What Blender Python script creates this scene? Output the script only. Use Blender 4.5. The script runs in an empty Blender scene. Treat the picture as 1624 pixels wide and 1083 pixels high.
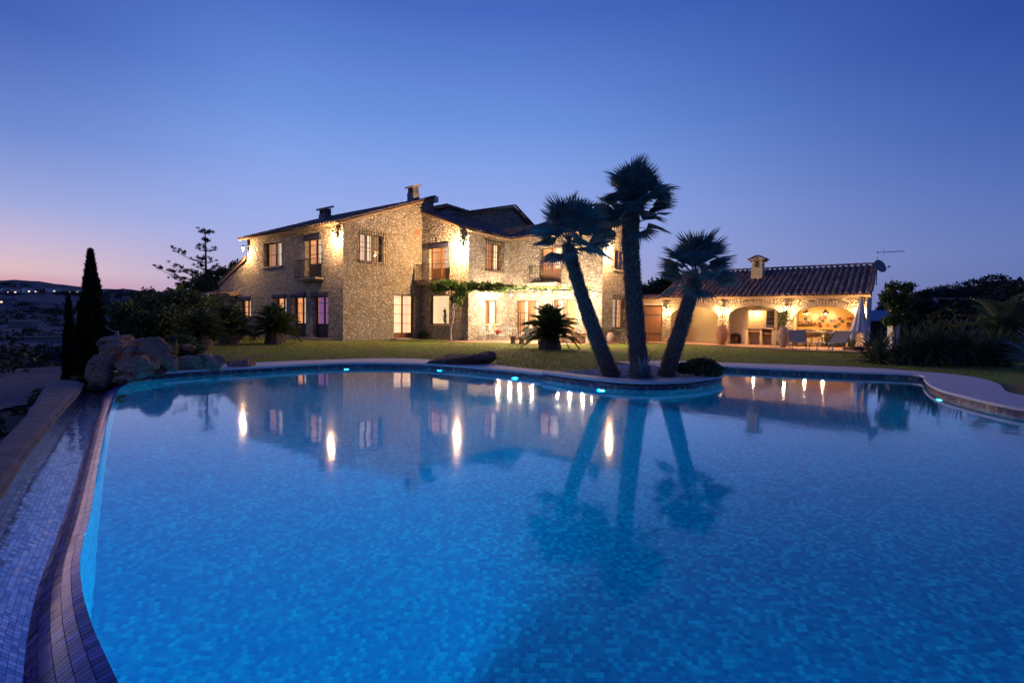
import bpy, math, random
import numpy as np
from mathutils import Vector, Matrix, noise
from mathutils.geometry import tessellate_polygon

random.seed(7)
PI = math.pi
R = math.radians
S = bpy.context.scene
C = S.collection

def srgb(r, g, b):
    f = lambda c: (c / 255 / 12.92) if c / 255 <= 0.04045 else ((c / 255 + 0.055) / 1.055) ** 2.4
    return (f(r), f(g), f(b), 1)

# ------------------------------------------------------------------ camera
CAM_H = 1.25
cp, cr = R(2.294), R(0.825)
fw = Vector((0, math.cos(cp), -math.sin(cp)))
up0 = Vector((0, math.sin(cp), math.cos(cp)))
rt0 = Vector((1, 0, 0))
rt = math.cos(cr) * rt0 + math.sin(cr) * up0
up = -math.sin(cr) * rt0 + math.cos(cr) * up0
cd = bpy.data.cameras.new('camera')
cam = bpy.data.objects.new('camera', cd)
C.objects.link(cam)
cam.matrix_world = Matrix(((rt.x, up.x, -fw.x, 0), (rt.y, up.y, -fw.y, 0), (rt.z, up.z, -fw.z, CAM_H), (0, 0, 0, 1)))
cd.sensor_width = 36
cd.lens = 817.46 / 1624 * 36
cd.clip_start = 0.05
cd.clip_end = 20000
S.camera = cam

# ------------------------------------------------------------------ sky
SUN_AZ = R(-58)      # where the sun has gone down, from +Y towards -X
w = bpy.data.worlds.new('World')
S.world = w
w.use_nodes = True
nt = w.node_tree
nt.nodes.clear()
def wn(t, **k):
    n = nt.nodes.new(t)
    for a, v in k.items():
        setattr(n, a, v)
    return n
def wm(op, a, b=None):
    n = wn('ShaderNodeMath', operation=op)
    for i, v in enumerate((a, b)):
        if v is None: continue
        if isinstance(v, (int, float)): n.inputs[i].default_value = v
        else: nt.links.new(v, n.inputs[i])
    return n.outputs[0]
tc = wn('ShaderNodeTexCoord')
sep = wn('ShaderNodeSeparateXYZ')
nt.links.new(tc.outputs['Generated'], sep.inputs[0])
elev = wm('DIVIDE', wm('ARCSINE', sep.outputs[2]), PI / 2)
hx = wm('MULTIPLY', sep.outputs[0], math.sin(SUN_AZ))
hy = wm('MULTIPLY', sep.outputs[1], math.cos(SUN_AZ))
hl = wm('SQRT', wm('ADD', wm('MULTIPLY', sep.outputs[0], sep.outputs[0]), wm('MULTIPLY', sep.outputs[1], sep.outputs[1])))
ca = wm('DIVIDE', wm('ADD', hx, hy), wm('MAXIMUM', hl, 1e-4))
ang = wm('DIVIDE', wm('ARCCOSINE', wm('MINIMUM', wm('MAXIMUM', ca, -1), 1)), PI)    # 0 at the sunset, 1 opposite
def ramp(stops):
    n = wn('ShaderNodeValToRGB')
    n.color_ramp.interpolation = 'LINEAR'
    e = n.color_ramp.elements
    while len(e) < len(stops): e.new(0.5)
    for el, (p, c) in zip(e, stops):
        el.position = p; el.color = srgb(*c)
    nt.links.new(elev, n.inputs[0])
    return n.outputs[0]
ra = ramp([(0.0, (196, 134, 162)), (0.029, (212, 163, 176)), (0.04, (224, 190, 196)), (0.068, (196, 182, 214)), (0.098, (157, 168, 220)), (0.161, (108, 136, 208)), (0.249, (68, 98, 182)), (0.36, (50, 80, 164)), (0.6, (42, 66, 144)), (1, (40, 62, 138))])
rb = ramp([(0.0, (176, 160, 196)), (0.05, (172, 172, 218)), (0.09, (162, 175, 230)), (0.13, (150, 171, 234)), (0.185, (128, 160, 230)), (0.226, (109, 147, 223)), (0.336, (70, 106, 192)), (0.5, (50, 78, 160)), (1, (40, 62, 138))])
rc = ramp([(0.0, (92, 106, 162)), (0.069, (97, 118, 181)), (0.12, (80, 108, 180)), (0.174, (60, 92, 171)), (0.262, (39, 70, 156)), (0.5, (36, 60, 142)), (1, (40, 62, 138))])
def mixc(f, a, b):
    n = wn('ShaderNodeMix', data_type='RGBA')
    nt.links.new(f, n.inputs[0]); nt.links.new(a, n.inputs[6]); nt.links.new(b, n.inputs[7])
    return n.outputs[2]
def mr(v, a, b):
    n = wn('ShaderNodeMapRange', interpolation_type='SMOOTHSTEP')
    nt.links.new(v, n.inputs[0]); n.inputs[1].default_value = a; n.inputs[2].default_value = b
    return n.outputs[0]
sky = mixc(mr(ang, 0.3, 0.62), mixc(mr(ang, 0.06, 0.2), ra, rb), rc)
bg = wn('ShaderNodeBackground')
bg.inputs[1].default_value = 1.0
nt.links.new(sky, bg.inputs[0])
# a faint physical dusk sky under the colours seen in the photograph
st = wn('ShaderNodeTexSky', sky_type='NISHITA')
st.sun_disc = False
st.sun_elevation = R(-3)
st.sun_rotation = SUN_AZ
bg2 = wn('ShaderNodeBackground')
bg2.inputs[1].default_value = 0.02
nt.links.new(st.outputs[0], bg2.inputs[0])
add = wn('ShaderNodeAddShader')
wo = wn('ShaderNodeOutputWorld')
nt.links.new(bg.outputs[0], add.inputs[0]); nt.links.new(bg2.outputs[0], add.inputs[1])
nt.links.new(add.outputs[0], wo.inputs[0])

sd = bpy.data.lights.new('afterglow_sun', 'SUN')
sd.energy = 0.12
sd.angle = R(25)
sd.color = (1.0, 0.55, 0.5)
so = bpy.data.objects.new('afterglow_sun', sd)
C.objects.link(so)
so.rotation_euler = Vector((math.sin(SUN_AZ), math.cos(SUN_AZ), math.tan(R(5)))).to_track_quat('Z', 'Y').to_euler()

S.view_settings.view_transform = 'Standard'
S.view_settings.look = 'None'
S.view_settings.exposure = 0.0
S.view_settings.gamma = 1
S.view_settings.use_curve_mapping = False
cy = S.cycles
cy.max_bounces = 9; cy.diffuse_bounces = 3; cy.glossy_bounces = 4; cy.transmission_bounces = 6; cy.transparent_max_bounces = 8
cy.sample_clamp_indirect = 2.5
cy.sample_clamp_direct = 0
cy.blur_glossy = 0.4
cy.use_denoising = True
try: cy.denoiser = 'OPENIMAGEDENOISE'
except Exception: pass

# ------------------------------------------------------------------ object helpers
def tag(o, label=None, cat=None, group=None, kind=None):
    if label: o['label'] = label
    if cat: o['category'] = cat
    if group: o['group'] = group
    if kind: o['kind'] = kind
    return o
def empty(name, loc=(0, 0, 0), rz=0, parent=None):
    o = bpy.data.objects.new(name, None)
    C.objects.link(o)
    o.empty_display_size = 0.2
    o.location = loc
    o.rotation_euler = (0, 0, rz)
    o.parent = parent
    return o
def copy_tree(o, parent=None):
    c = o.copy()
    C.objects.link(c)
    c.parent = parent
    for ch in list(o.children):
        copy_tree(ch, c)
    return c
def inst(src, name, parent=None, loc=(0, 0, 0), rot=(0, 0, 0), sc=1):
    """a further object on the mesh of src"""
    o = bpy.data.objects.new(name, src if isinstance(src, bpy.types.Mesh) else src.data)
    C.objects.link(o)
    o.parent = parent
    o.location = loc
    o.rotation_euler = rot
    o.scale = (sc, sc, sc) if isinstance(sc, (int, float)) else sc
    return o

class MB:
    def __init__(s):
        s.v = []; s.f = []; s.uv = None
    def quad(s, a, b, c, d):
        n = len(s.v); s.v += [tuple(a), tuple(b), tuple(c), tuple(d)]; s.f.append((n, n + 1, n + 2, n + 3)); return s
    def tri(s, a, b, c):
        n = len(s.v); s.v += [tuple(a), tuple(b), tuple(c)]; s.f.append((n, n + 1, n + 2)); return s
    def box(s, x0, y0, z0, x1, y1, z1, m=None):
        n = len(s.v)
        P = [(x0, y0, z0), (x1, y0, z0), (x1, y1, z0), (x0, y1, z0), (x0, y0, z1), (x1, y0, z1), (x1, y1, z1), (x0, y1, z1)]
        if m is not None: P = [tuple(m @ Vector(p)) for p in P]
        s.v += P
        s.f += [tuple(n + i for i in q) for q in ((0, 3, 2, 1), (4, 5, 6, 7), (0, 1, 5, 4), (1, 2, 6, 5), (2, 3, 7, 6), (3, 0, 4, 7))]
        return s
    def bar(s, a, b, t, h=None):
        """square bar from a to b"""
        a = Vector(a); b = Vector(b); d = (b - a)
        L = d.length
        q = d.to_track_quat('Z', 'X').to_matrix().to_4x4()
        q.translation = a
        h = h or t
        return s.box(-t / 2, -h / 2, 0, t / 2, h / 2, L, q)
    def tube(s, pts, rad, n=6, cap=True):
        pts = [Vector(p) for p in pts]
        if isinstance(rad, (int, float)): rad = [rad] * len(pts)
        base = len(s.v)
        ref = Vector((0.3, 0.2, 1)).normalized()
        for i, p in enumerate(pts):
            t = (pts[min(i + 1, len(pts) - 1)] - pts[max(i - 1, 0)]).normalized()
            u = t.cross(ref)
            if u.length < 0.1: u = t.cross(Vector((1, 0, 0)))
            u.normalize(); vv = t.cross(u)
            for k in range(n):
                a = 2 * PI * k / n
                s.v.append(tuple(p + (u * math.cos(a) + vv * math.sin(a)) * rad[i]))
        for i in range(len(pts) - 1):
            for k in range(n):
                a = base + i * n + k; b = base + i * n + (k + 1) % n
                s.f.append((a, b, b + n, a + n))
        if cap:
            s.f.append(tuple(base + k for k in range(n))[::-1])
            s.f.append(tuple(base + (len(pts) - 1) * n + k for k in range(n)))
        return s
    def lathe(s, prof, n=20, c=(0, 0, 0)):
        base = len(s.v)
        for r, z in prof:
            for k in range(n):
                a = 2 * PI * k / n
                s.v.append((c[0] + r * math.cos(a), c[1] + r * math.sin(a), c[2] + z))
        for i in range(len(prof) - 1):
            for k in range(n):
                a = base + i * n + k; b = base + i * n + (k + 1) % n
                s.f.append((a, b, b + n, a + n))
        s.f.append(tuple(base + k for k in range(n))[::-1])
        s.f.append(tuple(base + (len(prof) - 1) * n + k for k in range(n)))
        return s
    def build(s, name, mat=None, parent=None, smooth=False, loc=None, rz=None):
        me = bpy.data.meshes.new(name)
        me.from_pydata(s.v, [], s.f)
        if s.uv is not None:
            l = me.uv_layers.new(name='UVMap')
            for i, lp in enumerate(me.loops):
                l.data[i].uv = s.uv[lp.vertex_index]
        me.update()
        if smooth:
            me.shade_smooth()
        if mat: me.materials.append(mat)
        o = bpy.data.objects.new(name, me)
        C.objects.link(o)
        o.parent = parent
        if loc: o.location = loc
        if rz is not None: o.rotation_euler = (0, 0, rz)
        return o

def np_mesh(name, V, F, mat, parent=None, smooth=False):
    """V (n,3), F (m,k) arrays"""
    me = bpy.data.meshes.new(name)
    V = np.asarray(V, np.float32); F = np.asarray(F, np.int32)
    m, k = F.shape
    me.vertices.add(len(V)); me.vertices.foreach_set('co', V.ravel())
    me.loops.add(m * k); me.loops.foreach_set('vertex_index', F.ravel())
    me.polygons.add(m)
    me.polygons.foreach_set('loop_start', np.arange(m, dtype=np.int32) * k)
    me.polygons.foreach_set('loop_total', np.full(m, k, np.int32))
    me.update(calc_edges=True)
    me.validate()
    if smooth: me.shade_smooth()
    if mat: me.materials.append(mat)
    o = bpy.data.objects.new(name, me)
    C.objects.link(o)
    o.parent = parent
    return o

# ------------------------------------------------------------------ materials
class NT:
    def __init__(s, name):
        s.m = bpy.data.materials.new(name); s.m.use_nodes = True
        s.t = s.m.node_tree; s.t.nodes.clear()
        s.out = s.n('ShaderNodeOutputMaterial')
    def n(s, t, **k):
        x = s.t.nodes.new(t)
        for a, v in k.items(): setattr(x, a, v)
        return x
    def L(s, a, b): s.t.links.new(a, b)
    def setin(s, sock, v):
        if v is None: return
        if isinstance(v, bpy.types.NodeSocket): s.L(v, sock)
        else: sock.default_value = v
    def math(s, op, a, b=None, clamp=False):
        x = s.n('ShaderNodeMath', operation=op, use_clamp=clamp)
        s.setin(x.inputs[0], a); s.setin(x.inputs[1], b)
        return x.outputs[0]
    def mix(s, f, a, b, blend='MIX'):
        x = s.n('ShaderNodeMix', data_type='RGBA', blend_type=blend)
        s.setin(x.inputs[0], f); s.setin(x.inputs[6], a); s.setin(x.inputs[7], b)
        return x.outputs[2]
    def ramp(s, f, stops, interp='LINEAR'):
        x = s.n('ShaderNodeValToRGB'); x.color_ramp.interpolation = interp
        e = x.color_ramp.elements
        while len(e) < len(stops): e.new(0.5)
        for el, (p, c) in zip(e, stops):
            el.position = p; el.color = c if len(c) == 4 else (*c, 1)
        s.L(f, x.inputs[0]); return x.outputs[0]
    def noise(s, scale=5, detail=3, rough=0.5, vec=None, out=0):
        x = s.n('ShaderNodeTexNoise'); x.inputs['Scale'].default_value = scale
        x.inputs['Detail'].default_value = detail; x.inputs['Roughness'].default_value = rough
        if vec is not None: s.L(vec, x.inputs['Vector'])
        return x.outputs[out]
    def obj(s): return s.n('ShaderNodeTexCoord').outputs['Object']
    def uv(s): return s.n('ShaderNodeTexCoord').outputs['UV']
    def geo(s, o='Position'): return s.n('ShaderNodeNewGeometry').outputs[o]
    def map(s, v, sc=(1, 1, 1), loc=(0, 0, 0), rot=(0, 0, 0)):
        x = s.n('ShaderNodeMapping'); s.L(v, x.inputs[0])
        x.inputs['Scale'].default_value = sc; x.inputs['Location'].default_value = loc; x.inputs['Rotation'].default_value = rot
        return x.outputs[0]
    def bump(s, h, strength=0.5, dist=0.02):
        x = s.n('ShaderNodeBump'); x.inputs['Strength'].default_value = strength; x.inputs['Distance'].default_value = dist
        s.L(h, x.inputs['Height']); return x.outputs[0]
    def bsdf(s, col=None, rough=0.7, metal=0, normal=None, spec=None, emis=None, estr=0, trans=None):
        x = s.n('ShaderNodeBsdfPrincipled')
        s.setin(x.inputs['Base Color'], col); s.setin(x.inputs['Roughness'], rough); s.setin(x.inputs['Metallic'], metal)
        if normal is not None: s.L(normal, x.inputs['Normal'])
        if spec is not None: x.inputs['Specular IOR Level'].default_value = spec
        if emis is not None:
            s.setin(x.inputs['Emission Color'], emis); s.setin(x.inputs['Emission Strength'], estr)
        s.L(x.outputs[0], s.out.inputs[0]); return x

def simple(name, col, rough=0.7, var=0.25, scale=6, bump=0.2, metal=0, spec=None, bd=0.01, isl=False):
    t = NT(name)
    v = t.obj()
    f = t.noise(scale, 4, 0.6, v)
    c0 = tuple(c * (1 - var) for c in col) + (1,); c1 = tuple(min(1, c * (1 + var)) for c in col) + (1,)
    c = t.mix(f, c0, c1)
    if isl:
        r = t.geo('Random Per Island')
        c = t.mix(0.8, c, t.ramp(r, [(0, tuple(x * 0.55 for x in col)), (1, tuple(min(1, x * 1.5) for x in col))]), 'MIX')
    nb = t.bump(t.noise(scale * 6, 3, 0.6, v), bump, bd) if bump else None
    t.bsdf(c, rough, metal, nb, spec)
    return t.m

def stone_wall(name, scale=4.2, tint=(1, 1, 1), zs=1.35):
    t = NT(name)
    o = t.obj()
    ns = t.noise(3.0, 3, 0.5, o, 1)
    vv = t.n('ShaderNodeVectorMath', operation='SUBTRACT'); t.L(ns, vv.inputs[0]); vv.inputs[1].default_value = (0.5, 0.5, 0.5)
    v2 = t.n('ShaderNodeVectorMath', operation='SCALE'); t.L(vv.outputs[0], v2.inputs[0]); v2.inputs['Scale'].default_value = 0.3
    v3 = t.n('ShaderNodeVectorMath', operation='ADD'); t.L(o, v3.inputs[0]); t.L(v2.outputs[0], v3.inputs[1])
    mv = t.map(v3.outputs[0], (scale, scale, scale * zs))
    a = t.n('ShaderNodeTexVoronoi'); a.inputs['Randomness'].default_value = 0.9; t.L(mv, a.inputs['Vector']); a.inputs['Scale'].default_value = 1
    b = t.n('ShaderNodeTexVoronoi', feature='DISTANCE_TO_EDGE'); b.inputs['Randomness'].default_value = 0.9; t.L(mv, b.inputs['Vector']); b.inputs['Scale'].default_value = 1
    rnd = t.n('ShaderNodeSeparateColor'); t.L(a.outputs['Color'], rnd.inputs[0])
    k = [tuple(x * y for x, y in zip(c, tint)) for c in ((.36, .29, .19), (.49, .41, .29), (.61, .52, .38), (.52, .48, .41), (.68, .59, .43), (.44, .35, .24))]
    col = t.ramp(rnd.outputs[0], [(0, k[0]), (.2, k[1]), (.4, k[2]), (.6, k[3]), (.8, k[4]), (1, k[5])])
    fine = t.noise(22, 5, 0.7, o)
    col = t.mix(t.math('MULTIPLY', fine, 0.4), col, (0.14, 0.105, 0.065, 1))
    big = t.noise(0.7, 3, 0.5, o)
    col = t.mix(t.math('MULTIPLY', t.math('SUBTRACT', big, 0.35, True), 0.8), col, (0.2, 0.16, 0.1, 1))
    mort = t.ramp(b.outputs['Distance'], [(0, (1, 1, 1)), (0.05, (.6, .6, .6)), (0.1, (0, 0, 0))])
    mcol = tuple(x * y for x, y in zip((.36, .3, .22), tint)) + (1,)
    mcol = t.mix(t.noise(9, 3, .6, o), mcol, tuple(c * 0.35 for c in mcol[:3]) + (1,))
    col = t.mix(mort, col, mcol)
    h = t.math('ADD', t.math('MINIMUM', t.math('MULTIPLY', b.outputs['Distance'], 3.5), 0.7), t.math('MULTIPLY', fine, 0.5))
    h = t.math('ADD', h, t.math('MULTIPLY', rnd.outputs[1], 0.5))
    t.bsdf(col, 0.92, 0, t.bump(h, 0.95, 0.08), 0.2)
    return t.m

def mosaic(name, stops, su, sv, grout=(0.02, 0.03, 0.06), rough=0.25, gw=0.07, big=0.25, spec=0.5):
    """mosaic of small glass tiles laid in UV metres"""
    t = NT(name)
    s = t.n('ShaderNodeSeparateXYZ'); t.L(t.uv(), s.inputs[0])
    u = t.math('DIVIDE', s.outputs[0], su); v = t.math('DIVIDE', s.outputs[1], sv)
    fv = t.math('FLOOR', v)
    u = t.math('ADD', u, t.math('FRACT', t.math('MULTIPLY', fv, 0.6180339)))
    fu = t.math('FLOOR', u)
    cb = t.n('ShaderNodeCombineXYZ'); t.L(fu, cb.inputs[0]); t.L(fv, cb.inputs[1])
    wn_ = t.n('ShaderNodeTexWhiteNoise', noise_dimensions='2D'); t.L(cb.outputs[0], wn_.inputs['Vector'])
    bigf = t.noise(2.2, 2, 0.5, t.uv())
    f = t.math('ADD', t.math('MULTIPLY', wn_.outputs['Value'], 1 - big), t.math('MULTIPLY', bigf, big))
    col = t.ramp(f, stops)
    eu = t.math('PINGPONG', u, 0.5); ev = t.math('PINGPONG', v, 0.5)
    # pingpong is 0 at the joints
    e = t.math('MINIMUM', t.math('MULTIPLY', eu, su / min(su, sv)), t.math('MULTIPLY', ev, sv / min(su, sv)))
    g = t.math('LESS_THAN', e, gw)
    col = t.mix(g, col, (*grout, 1))
    t.bsdf(col, rough, 0, t.bump(t.math('MINIMUM', t.math('MULTIPLY', e, 5), 1), 0.4, 0.003), spec)
    return t.m

M = {}
M['stone'] = stone_wall('stone_masonry', 4.9)
M['stone_arch'] = stone_wall('arcade_stone', 5.0, (1.0, .93, .82))
M['plaster'] = simple('cream_plaster', (0.62, 0.48, 0.27), 0.9, 0.1, 2, 0.15)
M['sandplaster'] = simple('rough_sand_masonry', (0.48, 0.38, 0.24), 0.9, 0.35, 9, 0.7, bd=0.02)
M['plaster_w'] = simple('white_plaster', (0.6, 0.58, 0.55), 0.9, 0.08, 2, 0.15)
M['trimstone'] = simple('dressed_stone', (0.4, 0.3, 0.2), 0.9, 0.2, 5, 0.3)
M['tile'] = simple('clay_roof_tile', (0.18, 0.12, 0.10), 0.85, 0.35, 7, 0.3, isl=True)
M['eave'] = simple('eave_boards', (0.36, 0.23, 0.12), 0.8, 0.2, 3, 0.2)
M['wood'] = simple('brown_wood', (0.2, 0.085, 0.035), 0.55, 0.3, 5, 0.2)
M['wood_dark'] = simple('dark_wood', (0.075, 0.045, 0.035), 0.6, 0.3, 5, 0.2)
M['wood_pale'] = simple('weathered_wood', (0.3, 0.17, 0.1), 0.75, 0.25, 7, 0.3)
M['iron'] = simple('black_iron', (0.015, 0.014, 0.014), 0.5, 0.2, 10, 0.1, 0.6)
M['steel'] = simple('grey_steel', (0.25, 0.26, 0.28), 0.4, 0.1, 10, 0.05, 0.8)
M['whitemetal'] = simple('cream_painted_metal', (0.62, 0.6, 0.52), 0.5, 0.1, 10, 0.05)
M['greenmetal'] = simple('green_painted_metal', (0.12, 0.2, 0.15), 0.5, 0.15, 10, 0.05)
M['awning'] = simple('navy_awning_cloth', (0.035, 0.035, 0.06), 0.85, 0.2, 8, 0.1)
M['terracotta'] = simple('terracotta', (0.4, 0.17, 0.085), 0.8, 0.2, 6, 0.2)
M['clay_old'] = simple('weathered_clay', (0.27, 0.19, 0.15), 0.9, 0.3, 4, 0.3)
M['coping'] = simple('pale_coping_stone', (0.5, 0.46, 0.46), 0.8, 0.1, 3, 0.25, bd=0.004)
M['coping_old'] = simple('rough_wall_capping', (0.15, 0.13, 0.14), 0.9, 0.55, 4, 1.0, bd=0.04)
M['chim'] = simple('grey_render', (0.2, 0.18, 0.17), 0.9, 0.2, 4, 0.2)
M['black'] = simple('plain_black', (0.02, 0.016, 0.013), 0.9, 0.2, 5, 0)  # plain black for the grill back and the unlit window's room
M['parasol'] = simple('pale_parasol_canvas', (0.55, 0.55, 0.6), 0.9, 0.08, 4, 0.1)
M['greycloth'] = simple('grey_sling_fabric', (0.16, 0.15, 0.16), 0.85, 0.1, 20, 0.1)
M['dish'] = simple('satellite_dish_grey', (0.14, 0.16, 0.22), 0.6, 0.1, 4, 0)
M['tin'] = simple('blue_grey_sheet_roof', (0.2, 0.25, 0.4), 0.5, 0.1, 4, 0.1)
M['flower'] = simple('red_geranium', (0.6, 0.05, 0.03), 0.7, 0.3, 9, 0)

def leafmat(name, col, col2, rough=0.55, trans=0.25, spec=0.35):
    t = NT(name)
    r = t.n('ShaderNodeObjectInfo').outputs['Random']
    f = t.math('FRACT', t.math('ADD', t.geo('Random Per Island'), r))
    c = t.mix(t.math('MULTIPLY', f, t.noise(1.3, 2, 0.5, t.obj())), (*col, 1), (*col2, 1))
    p = t.n('ShaderNodeBsdfPrincipled'); t.L(c, p.inputs['Base Color']); p.inputs['Roughness'].default_value = rough
    p.inputs['Specular IOR Level'].default_value = spec
    tr = t.n('ShaderNodeBsdfTranslucent'); t.L(c, tr.inputs[0])
    mx = t.n('ShaderNodeMixShader'); mx.inputs[0].default_value = trans
    t.L(p.outputs[0], mx.inputs[1]); t.L(tr.outputs[0], mx.inputs[2]); t.L(mx.outputs[0], t.out.inputs[0])
    return t.m
M['palm'] = leafmat('fan_palm_leaf', (0.06, 0.12, 0.14), (0.17, 0.29, 0.28), 0.35, 0.25, 0.6)
M['cycad'] = leafmat('cycad_frond', (0.02, 0.045, 0.012), (0.1, 0.13, 0.035))
M['yucca'] = leafmat('yucca_blade', (0.025, 0.05, 0.025), (0.11, 0.15, 0.08))
M['agave'] = leafmat('blue_agave_blade', (0.12, 0.2, 0.25), (0.25, 0.38, 0.42))
M['leaf'] = leafmat('dark_shrub_leaf', (0.03, 0.055, 0.02), (0.11, 0.15, 0.05))
M['leaf_green'] = leafmat('green_tree_leaf', (0.03, 0.06, 0.012), (0.13, 0.17, 0.05))  # fresher green leaf for trees and pot plants
M['leaf_dark'] = leafmat('hillside_scrub_leaf', (0.012, 0.02, 0.012), (0.035, 0.05, 0.025))  # darker leaf for scrub, pine and far trees
M['cypress'] = leafmat('cypress_spray', (0.008, 0.018, 0.008), (0.025, 0.045, 0.018), trans=0.1, spec=0.1)
M['vine'] = leafmat('grape_vine_leaf', (0.05, 0.1, 0.015), (0.2, 0.26, 0.07))
M['banana'] = leafmat('banana_leaf', (0.06, 0.09, 0.015), (0.16, 0.2, 0.05))
M['dry'] = leafmat('dry_grass_stem', (0.22, 0.17, 0.08), (0.35, 0.27, 0.13))
M['bark'] = simple('palm_trunk_fibre', (0.12, 0.085, 0.075), 0.95, 0.4, 9, 0.7, bd=0.03)
M['stub'] = simple('palm_leaf_stub', (0.2, 0.145, 0.12), 0.9, 0.4, 9, 0.4, isl=True)
M['branch'] = simple('grey_brown_bark', (0.16, 0.12, 0.1), 0.95, 0.3, 9, 0.6)
M['vinebark'] = simple('pale_vine_bark', (0.32, 0.26, 0.22), 0.95, 0.3, 12, 0.6)

def rockmat(name, tint=(1, 1, 1)):
    t = NT(name)
    o = t.obj()
    a = t.noise(1.6, 6, 0.65, o); b = t.noise(7, 5, 0.7, o)
    k = lambda *c: tuple(x * y * z for x, y, z in zip(c, tint, (1.2, .92, .72)))
    c = t.ramp(a, [(.25, k(.1, .07, .06)), (.42, k(.3, .17, .12)), (.52, k(.33, .27, .24)), (.64, k(.48, .36, .3)), (.8, k(.2, .14, .12))])
    c = t.mix(t.math('MULTIPLY', b, 0.6), c, (0.07, 0.055, 0.055, 1))
    vo = t.n('ShaderNodeTexVoronoi', feature='DISTANCE_TO_EDGE'); t.L(t.map(o, (1.8, 1.8, 2.8)), vo.inputs['Vector'])
    cr_ = t.math('MINIMUM', t.math('MULTIPLY', vo.outputs['Distance'], 5), 1)
    t.bsdf(c, 0.9, 0, t.bump(t.math('ADD', t.math('ADD', a, b), t.math('MULTIPLY', cr_, 0.4)), 0.9, 0.06), 0.25)
    return t.m
M['rock'] = rockmat('weathered_boulder')
M['rock_dark'] = rockmat('dark_slab_rock', (0.5, 0.42, 0.42))

def glassmat():
    t = NT('window_glass')
    g = t.n('ShaderNodeBsdfGlossy'); g.inputs['Roughness'].default_value = 0.02
    tr = t.n('ShaderNodeBsdfTransparent')
    f = t.n('ShaderNodeLayerWeight')
    f2 = t.math('ADD', t.math('MULTIPLY', t.math('POWER', f.outputs['Facing'], 4), .5), .03)
    mx = t.n('ShaderNodeMixShader'); t.L(f2, mx.inputs[0]); t.L(tr.outputs[0], mx.inputs[1]); t.L(g.outputs[0], mx.inputs[2])
    t.L(mx.outputs[0], t.out.inputs[0]); return t.m
M['glass'] = glassmat()

def glow(name, col, strength, var=0.4, sc=(1.5, 1.5, 1.5)):
    """a room surface or curtain, its lamplight put in as its own glow"""
    t = NT(name)
    n_ = t.noise(1.2, 3, 0.5, t.map(t.obj(), sc))
    c = t.mix(t.math('MULTIPLY', n_, var), (*col, 1), tuple(c * 0.35 for c in col) + (1,))
    t.bsdf(c, 0.9, 0, None, 0.1, c, strength)
    return t.m
M['room'] = glow('glowing_room_wall', (1.0, 0.52, 0.22), .85, 1.0, (2.5, 2.5, 2.5))
M['room_w'] = glow('bright_room_wall', (1.0, 0.72, 0.42), 1.0, 0.6, (2, 2, 2))
M['room_dim'] = glow('dim_room_wall', (0.7, 0.36, 0.16), 0.6, 0.8)
M['curtain'] = glow('glowing_curtain', (1.0, 0.74, 0.52), .8, 0.5, (14, 14, 0.3))
M['curtain_pink'] = glow('pink_glowing_curtain', (0.62, 0.26, 0.6), 0.38, 0.5, (14, 14, 0.3))
def emit(name, col, st_):
    t = NT(name); e = t.n('ShaderNodeEmission'); e.inputs[0].default_value = (*col, 1); e.inputs[1].default_value = st_
    t.L(e.outputs[0], t.out.inputs[0]); return t.m
M['bulb'] = emit('warm_bulb', (1.0, 0.74, 0.4), 90)
M['bulb_small'] = emit('festoon_bulb', (1.0, 0.8, 0.5), 60)
M['poolbulb'] = emit('pool_lamp_lens', (0.55, 0.9, 1.0), 40)
M['farlight'] = emit('distant_lit_window', (1.0, 0.75, 0.5), 2.2)

# ground materials
def grassmat():
    t = NT('mown_lawn')
    o = t.geo()
    a = t.noise(0.55, 4, 0.6, o); b = t.noise(9, 4, 0.7, t.map(o, (0.5, 1.4, 1))); c_ = t.noise(2.3, 4, 0.65, o)
    col = t.mix(b, (0.09, 0.13, 0.02, 1), (0.26, 0.33, 0.055, 1))
    brown = t.mix(b, (0.12, 0.075, 0.04, 1), (0.34, 0.23, 0.11, 1))
    m_ = t.ramp(t.math('ADD', t.math('MULTIPLY', a, 0.6), t.math('MULTIPLY', c_, 0.4)), [(.47, (0, 0, 0)), (.6, (1, 1, 1))])
    col = t.mix(m_, col, brown)
    t.bsdf(col, 0.95, 0, t.bump(t.math('ADD', b, c_), 0.9, 0.06), 0.1)
    return t.m
M['grass'] = grassmat()
M['blade'] = leafmat('grass_blade', (0.1, 0.13, 0.025), (0.34, 0.36, 0.09), trans=0.3, spec=0.1)
def valleymat():
    t = NT('valley_fields')
    o = t.geo()
    a = t.noise(0.01, 5, 0.6, o)
    b = t.noise(0.012, 4, 0.6, t.map(t.map(o, rot=(0, 0, R(-42))), (0.35, 2.6, 6)))
    b2 = t.noise(0.05, 3, 0.7, t.map(t.map(o, rot=(0, 0, R(-42))), (0.3, 2.2, 3)))
    c = t.ramp(b, [(.3, (.07, .055, .075)), (.42, (.15, .11, .13)), (.5, (.09, .08, .1)), (.58, (.3, .22, .25)), (.68, (.09, .08, .09)), (.8, (.2, .15, .17))])  # purplish, raised tones put distance haze into the field colours
    c = t.mix(t.math('MULTIPLY', b2, 0.7), c, (0.045, 0.04, 0.045, 1))
    vo = t.n('ShaderNodeTexVoronoi'); t.L(t.map(o, (0.06, 0.06, 0.06)), vo.inputs['Vector'])
    dots = t.ramp(vo.outputs['Distance'], [(.2, (1, 1, 1)), (.35, (0, 0, 0))])
    c = t.mix(t.math('MULTIPLY', dots, 0.7), c, (0.02, 0.022, 0.018, 1))
    t.bsdf(c, 0.95, 0, None, 0.1)
    return t.m
M['valley'] = valleymat()
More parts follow.
